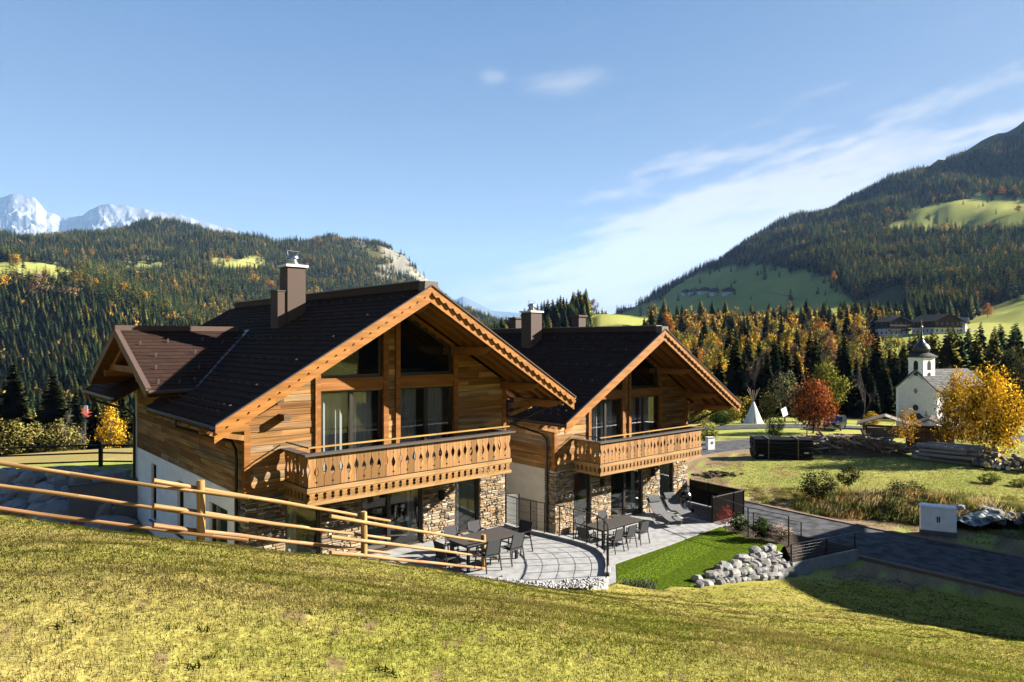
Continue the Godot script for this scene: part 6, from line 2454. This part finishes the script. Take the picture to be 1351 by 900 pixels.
func hip_house(label: String, at: Vector3, turn: float, w: float, l: float, eave: float, rise: float, wall_c: Color, upper_c: Color, roof_c: Color, rows: int, balconies: bool, group := "", called := "farmhouse") -> Node3D:       # gable front towards local +z
	var h := thing(called, label, "house", at, turn, group)
	var m := MB.new()
	var e := eave
	var half := w * .5
	m.span(Vector3(-half, -2.5, -l), Vector3(half, e * .5, 0), wall_c)
	put("wall", m, M.plaster, h)
	m = MB.new()
	m.prism(PackedVector2Array([Vector2(-half, e * .5), Vector2(half, e * .5), Vector2(half, e), Vector2(0, e + rise), Vector2(-half, e)]), -l, 0, Transform3D(), upper_c)
	put("upper_wall", m, M.siding, h)
	var ov := w * .12
	var s := rise / half
	for side in [-1, 1]:
		m = MB.new()
		var p := PackedVector2Array([Vector2(0, e + rise + .05), Vector2(side * (half + ov), e - s * ov + .05), Vector2(side * (half + ov), e - s * ov + .3), Vector2(0, e + rise + .35)])
		if Geometry2D.is_polygon_clockwise(p):
			p.reverse()
		m.prism(p, -l - ov, ov, Transform3D(), roof_c)
		put("roof", m, M.rough, h)
	m = MB.new()
	m.span(Vector3(-.4 + w * .12, e + rise * .5, -l * .5 - .4), Vector3(.4 + w * .12, e + rise + 1.0, -l * .5 + .4), Color(.35, .3, .27))
	put("chimney", m, M.plaster, h)
	var n := maxi(2, int(w / 2.6))
	for r in rows:
		for i in n:
			var x := -half + w * (i + .5) / n
			var y := e * (r + .35) / rows
			m = MB.new()
			m.span(Vector3(x - .5, y, .0), Vector3(x + .5, y + 1.25, .05), Color(.55, .55, .52))
			var fr := put("window", m, M.plain, h)
			m = MB.new()
			m.span(Vector3(x - .4, y + .1, .05), Vector3(x + .4, y + 1.15, .07), Color(.03, .035, .04))
			put("pane", m, M.paint, fr)
		var k := maxi(2, int(l / 3.0))
		for i in k:
			var z := -l * (i + .5) / k
			var y := e * (r + .35) / rows
			for sd in [-1, 1]:
				m = MB.new()
				m.span(Vector3(sd * half - .05, y, z - .5), Vector3(sd * half + .05, y + 1.25, z + .5), Color(.04, .04, .045))
				put("window", m, M.paint, h)
	if balconies:
		for r in range(1, rows):
			m = MB.new()
			m.span(Vector3(-half - .3, e * r / rows - .1, .08), Vector3(half + .3, e * r / rows + .85, 1.1), upper_c * .8)
			put("balcony", m, M.siding, h)
	return h

func church() -> void:
	var th := -1.195
	var c := thing("church", "small white church with an onion domed tower and grey shingle roof", "church", Vector3(53.5, -11.9, -95), th)
	var white := Color(1, .98, .96)
	var pink := Color(.86, .78, .75)
	var w := 6.0
	var l := 10.0
	var e := 5.4
	var rise := 2.5
	var m := MB.new()
	m.prism(PackedVector2Array([Vector2(0, -2), Vector2(w, -2), Vector2(w, e), Vector2(w * .5, e + rise), Vector2(0, e)]), -l, 0, Transform3D(), white)
	put("nave", m, M.white, c)
	m = MB.new()
	m.prism(PackedVector2Array([Vector2(.4, -.5), Vector2(w - .4, -.5), Vector2(w - .4, e - .1), Vector2(w * .5, e + rise - .5), Vector2(.4, e - .1)]), .003, .03, Transform3D(), pink)
	put("front_panel", m, M.white, c)
	for side in [-1, 1]:
		m = MB.new()
		var s := rise / (w * .5)
		var p := PackedVector2Array([Vector2(w * .5, e + rise + .02), Vector2(w * .5 + side * (w * .5 + .35), e - s * .35 + .02), Vector2(w * .5 + side * (w * .5 + .35), e - s * .35 + .16), Vector2(w * .5, e + rise + .17)])
		if Geometry2D.is_polygon_clockwise(p):
			p.reverse()
		m.prism(p, -l - .2, .2, Transform3D(), Color(.20, .19, .185))
		var ro := put("roof", m, M.rough, c)
		# shingle courses
		m = MB.new()
		var up := Vector3(-side * w * .5, rise, 0).normalized()
		var nn := Vector3(side * rise, w * .5, 0).normalized()
		tiles_coarse(m, Vector3(w * .5 + side * (w * .5 + .35), e - s * .35 + .165, .2 if side < 0 else .2), Vector3(0, 0, -1), up, nn, l + .4, 3.95)
		put("shingle_courses", m, M.rough, ro, "stuff")
	for i in 3:
		for sd in [0, 1]:
			m = MB.new()
			var x := -.02 if sd == 0 else w - .04
			m.span(Vector3(x, 2.0, -2.2 - i * 2.8), Vector3(x + .06, 4.0, -1.3 - i * 2.8), Color(.04, .04, .05))
			put("window", m, M.paint, c)
	m = MB.new()
	var disc := PackedVector2Array()
	for i in 14:
		disc.append(Vector2(w * .5 + cos(TAU * i / 14) * .42, 2.9 + sin(TAU * i / 14) * .42))
	m.prism(disc, .03, .06, Transform3D(), Color(.03, .03, .035))
	put("round_window", m, M.paint, c)
	m = MB.new()
	m.prism(PackedVector2Array([Vector2(w * .5, 4.7), Vector2(w * .5 + .35, 5.15), Vector2(w * .5, 5.6), Vector2(w * .5 - .35, 5.15)]), .03, .05, Transform3D(), Color(.5, .36, .25))
	put("painted_emblem", m, M.plain, c)
	m = MB.new()
	m.span(Vector3(w - 1.5, 1.0, .031), Vector3(w - 1.43, 2.6, .08), Color(.15, .12, .1))
	m.span(Vector3(w - 1.75, 2.0, .032), Vector3(w - 1.18, 2.07, .079), Color(.15, .12, .1))
	put("wall_cross", m, M.plain, c)
	var pc := MB.new()
	pc.span(Vector3(w * .5 - .2, -.5, .04), Vector3(w * .5 + 1.3, 1.5, 1.2), Color(.6, .58, .56))
	var po := put("porch", pc, M.white, c)
	m = MB.new()
	m.prism(PackedVector2Array([Vector2(w * .5 - .4, 1.5), Vector2(w * .5 + 1.5, 1.5), Vector2(w * .5 + .55, 2.2)]), .03, 1.4, Transform3D(), Color(.09, .09, .09))
	put("porch_roof", m, M.rough, po)
	# tower
	var tc := Vector3(w * .5, 0, -1.1)
	var tw_ := 2.2
	m = MB.new()
	m.span(tc + Vector3(-tw_ * .5, e + 1.2, -tw_ * .5), tc + Vector3(tw_ * .5, e + 4.3, tw_ * .5), white)
	var tower := put("tower", m, M.white, c)
	m = MB.new()
	m.lathe([[1.85, e + 4.28], [1.9, e + 4.42], [1.35, e + 4.75], [.85, e + 4.95]], 4, tc, Color(.10, .10, .105), PI * .25)
	put("tower_eaves", m, M.rough, tower)
	m = MB.new()
	m.lathe([[.78, e + 4.9], [.95, e + 5.15], [1.05, e + 5.45], [.98, e + 5.75], [.75, e + 6.05], [.42, e + 6.35], [.24, e + 6.7], [.26, e + 6.9], [.17, e + 7.1], [.1, e + 7.7], [.06, e + 8.2]], 12, tc, Color(.055, .05, .05))
	put("onion_dome", m, mat(Color.WHITE, .45, .3), tower)
	m = MB.new()
	m.lathe([[0, e + 8.2], [.14, e + 8.28], [.16, e + 8.42], [.1, e + 8.54], [0, e + 8.58]], 8, tc, Color(.45, .32, .1))
	m.span(tc + Vector3(-.03, e + 8.5, -.03), tc + Vector3(.03, e + 9.4, .03), Color(.4, .3, .1))
	m.span(tc + Vector3(-.25, e + 9.0, -.025), tc + Vector3(.25, e + 9.07, .025), Color(.4, .3, .1))
	put("finial_cross", m, mat(Color.WHITE, .4, .7), tower)
	for q in [Transform3D(Basis.IDENTITY, tc + Vector3(0, 0, tw_ * .5)), Transform3D(Basis(Vector3.UP, PI * .5), tc + Vector3(tw_ * .5, 0, 0)), Transform3D(Basis(Vector3.UP, -PI * .5), tc + Vector3(-tw_ * .5, 0, 0))]:
		m = MB.new()
		var a := PackedVector2Array([Vector2(-.33, e + 2.6), Vector2(.33, e + 2.6), Vector2(.33, e + 3.5), Vector2(.2, e + 3.78), Vector2(0, e + 3.86), Vector2(-.2, e + 3.78), Vector2(-.33, e + 3.5)])
		m.prism(a, 0.0, .02, q, Color(.03, .03, .035))
		put("belfry_opening", m, M.plain, tower)
		m = MB.new()
		var d := PackedVector2Array()
		for i in 12:
			d.append(Vector2(cos(TAU * i / 12) * .3, e + 2.0 + sin(TAU * i / 12) * .3))
		m.prism(d, 0.0, .03, q, Color(.05, .05, .06))
		put("clock_face", m, M.plain, tower)

func tiles_coarse(m: MB, o: Vector3, along: Vector3, up: Vector3, nrm: Vector3, length: float, height: float) -> void:
	var rows := int(height / .32)
	for r in rows:
		var a := 0.0
		while a < length - .05:
			var b := minf(length, a + rng.randf_range(.22, .5))
			var p := o + along * a + up * (r * .32)
			var q := o + along * (b - .02) + up * (r * .32)
			var s := rng.randf_range(.16, .30)
			m.quad(p + nrm * .06, q + nrm * .06, q + up * .32 + nrm * .01, p + up * .32 + nrm * .01, Color(s, s * .98, s * .97))
			m.quad(p, q, q + nrm * .06, p + nrm * .06, Color(s, s, s))
			a = b

func car() -> void:
	var c := thing("parked_car", "dark blue hatchback parked beside the rust red tree", "car", on(ux(1102, 74), 74, .1), -2.2)
	var m := MB.new()
	var prof := PackedVector2Array([Vector2(-1.95, .35), Vector2(1.98, .35), Vector2(2.02, .62), Vector2(1.85, .86), Vector2(1.0, .98), Vector2(.35, 1.40), Vector2(-.1, 1.47), Vector2(-1.1, 1.45), Vector2(-1.75, 1.05), Vector2(-2.0, .95)])
	m.prism(prof, -.82, .82, Transform3D(), Color(.018, .024, .034))
	var body := put("body", m, mat(Color.WHITE, .2, .3), c)
	for z in [-.822, .822]:
		m = MB.new()
		var p := PackedVector2Array([Vector2(.85, 1.0), Vector2(.32, 1.34), Vector2(-.1, 1.4), Vector2(-1.05, 1.38), Vector2(-1.5, 1.04)])
		if Geometry2D.is_polygon_clockwise(p):
			p.reverse()
		m.prism(p, minf(z, z + signf(z) * .006), maxf(z, z + signf(z) * .006), Transform3D(), Color(.02, .025, .03))
		put("side_window", m, mat(Color.WHITE, .06), c)
		m = MB.new()
		m.span(Vector3(.75, .95, z + signf(z) * .01 - .08), Vector3(.9, 1.08, z + signf(z) * .01 + .08), Color(.02, .02, .025))
		put("mirror", m, M.paint, c)
	m = MB.new()
	m.quad(Vector3(.97, 1.0, .72), Vector3(.97, 1.0, -.72), Vector3(.37, 1.395, -.66), Vector3(.37, 1.395, .66), Color(.05, .06, .07))
	for i in m.v.size():
		m.v[i] += Vector3(.02, .02, 0)
	put("windscreen", m, mat(Color.WHITE, .05), c)
	m = MB.new()
	m.span(Vector3(2.005, .42, -.25), Vector3(2.03, .54, .25), Color(.8, .8, .8))
	put("number_plate", m, M.plain, c)
	for z in [-.6, .6]:
		m = MB.new()
		m.box(Vector3(1.9, .74, z), Vector3(.2, .14, .32), Basis(Vector3.BACK, -.5), Color(.6, .62, .65))
		put("headlight", m, M.paint, c)
		for x in [-1.25, 1.3]:
			m = MB.new()
			m.tube([Vector3(x, .31, z * 1.37 - .1 * signf(z)), Vector3(x, .31, z * 1.37 + .02 * signf(z))], [.32, .32], 16, Color(.015, .015, .015))
			var wh := put("wheel", m, M.plain, c)
			m = MB.new()
			m.tube([Vector3(x, .31, z * 1.37 + .02 * signf(z)), Vector3(x, .31, z * 1.37 + .035 * signf(z))], [.2, .19], 12, Color(.4, .4, .4))
			put("rim", m, M.steel, wh)

func small_things() -> void:
	var t := thing("tipi", "white canvas tipi with crossing poles on the grass", "tent", on(ux(994, 85), 85))
	var m := MB.new()
	var n := 12
	for k in n:
		var a0 := TAU * k / n
		var a1 := TAU * (k + 1) / n
		for i in 6:
			var f := func(a: float, s: float) -> Vector3:
				var rr := lerpf(1.28, .1, s) * (1.0 - .05 * sin(PI * s) * (1.0 if int(round(a / TAU * n)) % 2 else 0.0))
				return Vector3(cos(a) * rr, 2.75 * s, -sin(a) * rr)
			m.quad(f.call(a0, i / 6.0), f.call(a1, i / 6.0), f.call(a1, (i + 1) / 6.0), f.call(a0, (i + 1) / 6.0))
	put("canvas", m, M.canvas, t)
	for k in 8:
		m = MB.new()
		var a := TAU * k / 8 + .2
		m.rod(Vector3(cos(a) * 1.24, 0, sin(a) * 1.24), Vector3(-cos(a) * .75, 4.3 + .2 * sin(k * 2.0), -sin(a) * .75), .035, 5, Color(.4, .33, .24))
		put("pole", m, M.timber, t)
	var pb := thing("post_box", "white box shaped service pillar on the verge beyond the road", "pillar", on(ux(937, 57), 57), .3)
	m = MB.new()
	m.span(Vector3(-.32, -.1, -.2), Vector3(.32, 1.05, .2), Color(1, 1, .98))
	put("body", m, M.white, pb)
	m = MB.new()
	m.span(Vector3(-.35, 1.05, -.23), Vector3(.35, 1.11, .23), Color(.74, .74, .72))
	put("lid", m, M.plain, pb)
	m = MB.new()
	m.span(Vector3(.0, .55, .2), Vector3(.16, .75, .215), Color(.3, .3, .3))
	put("panel", m, M.plain, pb)
	var sg := thing("notice_board", "small tilted white board on posts behind the dark cone bush", "sign", on(ux(1035, 76), 76), .4)
	m = MB.new()
	m.box(Vector3(0, 1.75, 0), Vector3(.75, .95, .04), Basis(Vector3.BACK, .35), Color(1, .98, .95))
	put("board", m, M.white, sg)
	m = MB.new()
	m.box(Vector3(0, .75, -.05), Vector3(.07, 1.5, .07), Basis.IDENTITY, Color(.3, .22, .15))
	put("post", m, M.timber, sg)
	# wood shed and low roofs
	var sh := thing("wood_shed", "small open wood shed with a pale pitched roof behind the brushwood", "shed", on(ux(1168, 68), 68), -.5)
	for x in [-1.9, 1.9]:
		for z in [-1.1, 1.1]:
			m = MB.new()
			m.box(Vector3(x, .6, z), Vector3(.14, 1.4, .14), Basis.IDENTITY, Color(.25, .17, .1))
			put("post", m, M.timber, sh)
	for s in [-1, 1]:
		m = MB.new()
		m.beam(Vector3(0, 2.1, -s * 0.02), Vector3(s * 2.5, 1.2, 0), 3.0, .08, Vector3.UP, Color(.34, .30, .26))
		put("roof", m, M.timber, sh)
	m = MB.new()
	m.span(Vector3(-1.8, -.1, -1.0), Vector3(1.8, 1.0, -.9), Color(.2, .14, .09))
	put("back_wall", m, M.siding, sh)
	m = MB.new()
	m.span(Vector3(-1.6, -.1, -.7), Vector3(1.6, .8, .6), Color(.4, .3, .2))
	put("firewood", m, M.bark, sh)
	var ds := thing("timber_shed", "dark brown timber shed between the orange tree and the golden birches", "shed", on(ux(1228, 60), 60), -.6)
	m = MB.new()
	m.span(Vector3(-1.8, -.4, -1.6), Vector3(1.8, 1.7, 1.6), Color(.12, .075, .05))
	put("wall", m, M.siding, ds)
	for s in [-1, 1]:
		m = MB.new()
		m.beam(Vector3(0, 2.55, 0), Vector3(s * 2.3, 1.5, 0), 3.9, .1, Vector3.UP, Color(.10, .075, .06))
		put("roof", m, M.timber, ds)
	for i in 12:
		m = MB.new()
		m.span(Vector3(-1.78 + i * .3, -.3, 1.6), Vector3(-1.5 + i * .3, 1.66, 1.63), Color(.16, .095, .055) * (1.0 + .2 * sin(i * 2.3)))
		put("plank", m, M.siding, ds)
	hip_house("brown roofed barn half hidden behind the farther chalet's eaves", Vector3(ux(948, 108), H(ux(948, 108), 108) - 1, -108), .3, 7, 8, 3.6, 1.6, Color(.3, .2, .13), Color(.16, .09, .05), Color(.13, .075, .055), 1, false, "", "barn")

func farms() -> void:
	var white := Color(1.9, 1.88, 1.82)
	var brown := Color(.13, .08, .05)
	var grey_r := Color(.13, .12, .12)
	var put_house := func(label: String, u: float, v: float, d: float, turn: float, w: float, l: float, e: float, rise: float, wc: Color, uc: Color, rc: Color, rows: int, bal: bool, group := ""):
		var p := slope_hit(u, v, d)
		hip_house(label, p, turn, w, l, e, rise, wc, uc, rc, rows, bal, group)
	put_house.call("three storey chalet with white balcony rows above the church tower", 1186, 443, 325, .25, 12, 12, 7.0, 2.4, white, Color(.12, .075, .05), Color(.06, .05, .05), 3, true)
	put_house.call("long chalet with white ground floor and dark gable beside the mountain track", 1250, 441, 330, .15, 14, 15, 6.6, 3.0, white, brown, Color(.07, .055, .05), 2, true)
	put_house.call("white house with a grey roof at the end of the long chalet", 1275, 440, 336, .9, 9, 11, 5.6, 2.6, white, white, Color(.25, .25, .26), 2, false)
	put_house.call("small white house with a pale roof at the wood's edge", 1118, 447, 300, .7, 7, 8, 4.0, 2.4, white, white, Color(.4, .42, .44), 1, false)
	for q in [[906, 0.2, 11, 8], [918, .5, 13, 7], [930, .1, 16, 9], [945, .4, 11, 8], [961, -.2, 17, 8]]:
		put_house.call("white and brown farmhouse in the far hamlet on the shaded meadow", q[0], 388, 1230, q[1], q[2], q[2], q[3], 3, white, brown, grey_r, 2, true, "farmhouses of the far hamlet")
	put_house.call("farmhouse standing alone above the far hamlet", 917, 367, 1500, .3, 15, 13, 8, 4, white, brown, grey_r, 2, true)
	put_house.call("white farmhouse with a brown roof on the sunny meadow across the valley", 20, 369, 680, .8, 11, 12, 5.5, 3.0, white, brown, Color(.16, .10, .075), 2, true)
	put_house.call("brown timber barn beside the white farmhouse across the valley", 42, 371, 685, -.6, 11, 15, 4.6, 3.0, Color(.4, .3, .2), Color(.19, .11, .06), Color(.18, .12, .09), 1, false)
	hip_house("red roofed white house among the trees behind the yellow larch", Vector3(ux(104, 170), (450.0 - 586.0) / F * 170.0, -170), .4, 7, 8, 5.0, 3.2, white, white, Color(.30, .05, .035), 2, false)
	# the mountain track to the far hamlet
	var m := MB.new()
	var pts := []
	for q in [[968, 384, 1130], [985, 384, 1080], [1010, 387, 1000], [1045, 391, 900], [1075, 396, 840], [1110, 402, 770]]:
		pts.append(slope_hit(q[0], q[1], q[2]) + Vector3(0, .5, 0))
	for i in pts.size() - 1:
		for k in 8:
			var a: Vector3 = pts[i].lerp(pts[i + 1], k / 8.0)
			var b: Vector3 = pts[i].lerp(pts[i + 1], (k + 1) / 8.0)
			m.quad(on(a.x, -a.z - 3, .6), on(b.x, -b.z - 3, .6), on(b.x, -b.z + 3, .6), on(a.x, -a.z + 3, .6))
	structure("track", m, mat(lin(.22, .21, .19), .95), "pale farm track crossing the shaded meadow", "track")
	m = MB.new()
	pts = []
	for q in [[1272, 437, 345], [1300, 435, 350], [1330, 438, 345], [1400, 443, 335]]:
		pts.append(slope_hit(q[0], q[1], q[2]))
	for i in pts.size() - 1:
		for k in 8:
			var a: Vector3 = pts[i].lerp(pts[i + 1], k / 8.0)
			var b: Vector3 = pts[i].lerp(pts[i + 1], (k + 1) / 8.0)
			m.quad(on(a.x, -a.z - 1.6, .25), on(b.x, -b.z - 1.6, .25), on(b.x, -b.z + 1.6, .25), on(a.x, -a.z + 1.6, .25))
	structure("track", m, mat(lin(.42, .40, .37), .95), "pale track leading to the white house", "track")

func neighbour() -> void:       # the chalet beside the camera whose shadow lies over the road's bend
	var ridge0 := Vector3(23.4, 0, -11.5)
	var ridge1 := Vector3(32.0, 0, -31.0)
	var dir := ridge1 - ridge0
	var ln := dir.length()
	var h := hip_house("neighbouring white and brown chalet beyond the road bend", Vector3(ridge0.x, -8.2, ridge0.z), atan2(-dir.x, -dir.z), 9.0, ln, 5.0, 3.9, Color(1.9, 1.88, 1.82), Color(.3, .15, .06), Color(.05, .04, .035), 2, true, "", "chalet_house")

func mountains() -> void:
	var ridge := [[-420, 300], [-250, 262], [-120, 250], [-40, 256], [0, 261], [18, 257], [36, 260], [48, 264], [60, 280], [80, 287], [108, 284], [118, 276], [130, 271], [160, 273], [190, 276], [215, 281], [240, 285], [262, 293], [300, 300], [340, 320]]
	ridge_mesh("mountains", "snow dusted rocky mountain range above the wooded hill", ridge, 11500.0, 3600.0, 330, 84, Color(.30, .312, .33), Color(.115, .12, .135), .2, true)
	ridge_mesh("mountains", "faint blue mountains at the end of the valley", [[480, 440], [540, 424], [575, 404], [600, 396], [612, 391], [625, 398], [650, 410], [680, 413], [710, 416], [745, 420], [790, 426], [850, 436]], 17000.0, 4500.0, 110, 16, Color(.10, .12, .11), Color(.10, .12, .11), .12, false)

func ridge_mesh(called: String, label: String, prof: Array, dist: float, depth: float, nu: int, nr: int, snow: Color, stone: Color, rough: float, snowy: bool) -> void:
	var f := FastNoiseLite.new()
	f.seed = 33
	f.fractal_type = FastNoiseLite.FRACTAL_RIDGED
	f.frequency = .0011
	f.fractal_octaves = 5
	var v := []
	for i in nu + 1:
		var u := lerpf(prof[0][0], prof[-1][0], float(i) / nu)
		var top := 450.0
		for k in prof.size() - 1:
			if u >= prof[k][0] and u <= prof[k + 1][0]:
				top = lerpf(prof[k][1], prof[k + 1][1], (u - prof[k][0]) / (prof[k + 1][0] - prof[k][0]))
		var col := []
		for j in nr + 1:
			var t := float(j) / nr                          # 0 at the foot, .75 at the crest, then down behind
			var d := dist - depth * .75 + depth * t
			var x := (u - 675.5) / F * d
			var crest := (450.0 - top) / F * dist
			var k := t / .75 if t < .75 else 1.0 - (t - .75) * 2.0
			var h := crest * pow(k, 1.15)
			h += crest * rough * f.get_noise_2d(x, d) * (1.0 - .9 * smoothstep(.5, 1.0, k))
			col.append(Vector3(x, h, -d))
		v.append(col)
	var m := MB.new()
	for i in nu:
		for j in nr:
			var a: Vector3 = v[i][j]
			var b: Vector3 = v[i + 1][j]
			var c: Vector3 = v[i + 1][j + 1]
			var d: Vector3 = v[i][j + 1]
			var n := (c - a).cross(d - b).normalized()
			var s := smoothstep(.48, .86, absf(n.y) + f.get_noise_2d(a.x * 3.0, a.z * 3.0) * .34 + (a.y / 2500.0 - .6) * .3)
			m.quad(a, b, c, d, stone.lerp(snow, s if snowy else 0.0))
	structure(called, m, M.plain, label, "mountains")
# ---------------------------------------------------------------- the scene
func _ready() -> void:
	rng.seed = 1
	set_camera()
	set_light()
	make_materials()
	for q in [["pale_a", .46, .445, .42], ["pale_b", .34, .325, .30], ["pale_c", .54, .53, .51], ["boulder", .62, .63, .66]]:
		var m: StandardMaterial3D = M.stone.duplicate()
		m.albedo_color = toned(lin(q[1], q[2], q[3]))
		M[q[0]] = m
	outlines()
	terrain_points()
	solve_terrain()
	make_heights()
	make_ground()
	mountains()
	paving()
	gravel()
	rng.seed = 2
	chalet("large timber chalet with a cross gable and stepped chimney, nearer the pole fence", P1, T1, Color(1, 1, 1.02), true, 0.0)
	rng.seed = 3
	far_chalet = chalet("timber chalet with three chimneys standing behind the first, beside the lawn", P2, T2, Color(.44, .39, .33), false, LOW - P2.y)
	neighbour()
	make_crowns()
	crowns["ball"] = crown(1500, 81, .05, .02, 60)
	boundaries()
	furniture()
	church()
	farms()
	small_things()
	car()
	piles()
	mound()
	beds()
	plants()
	forests()
	scatter_grass()
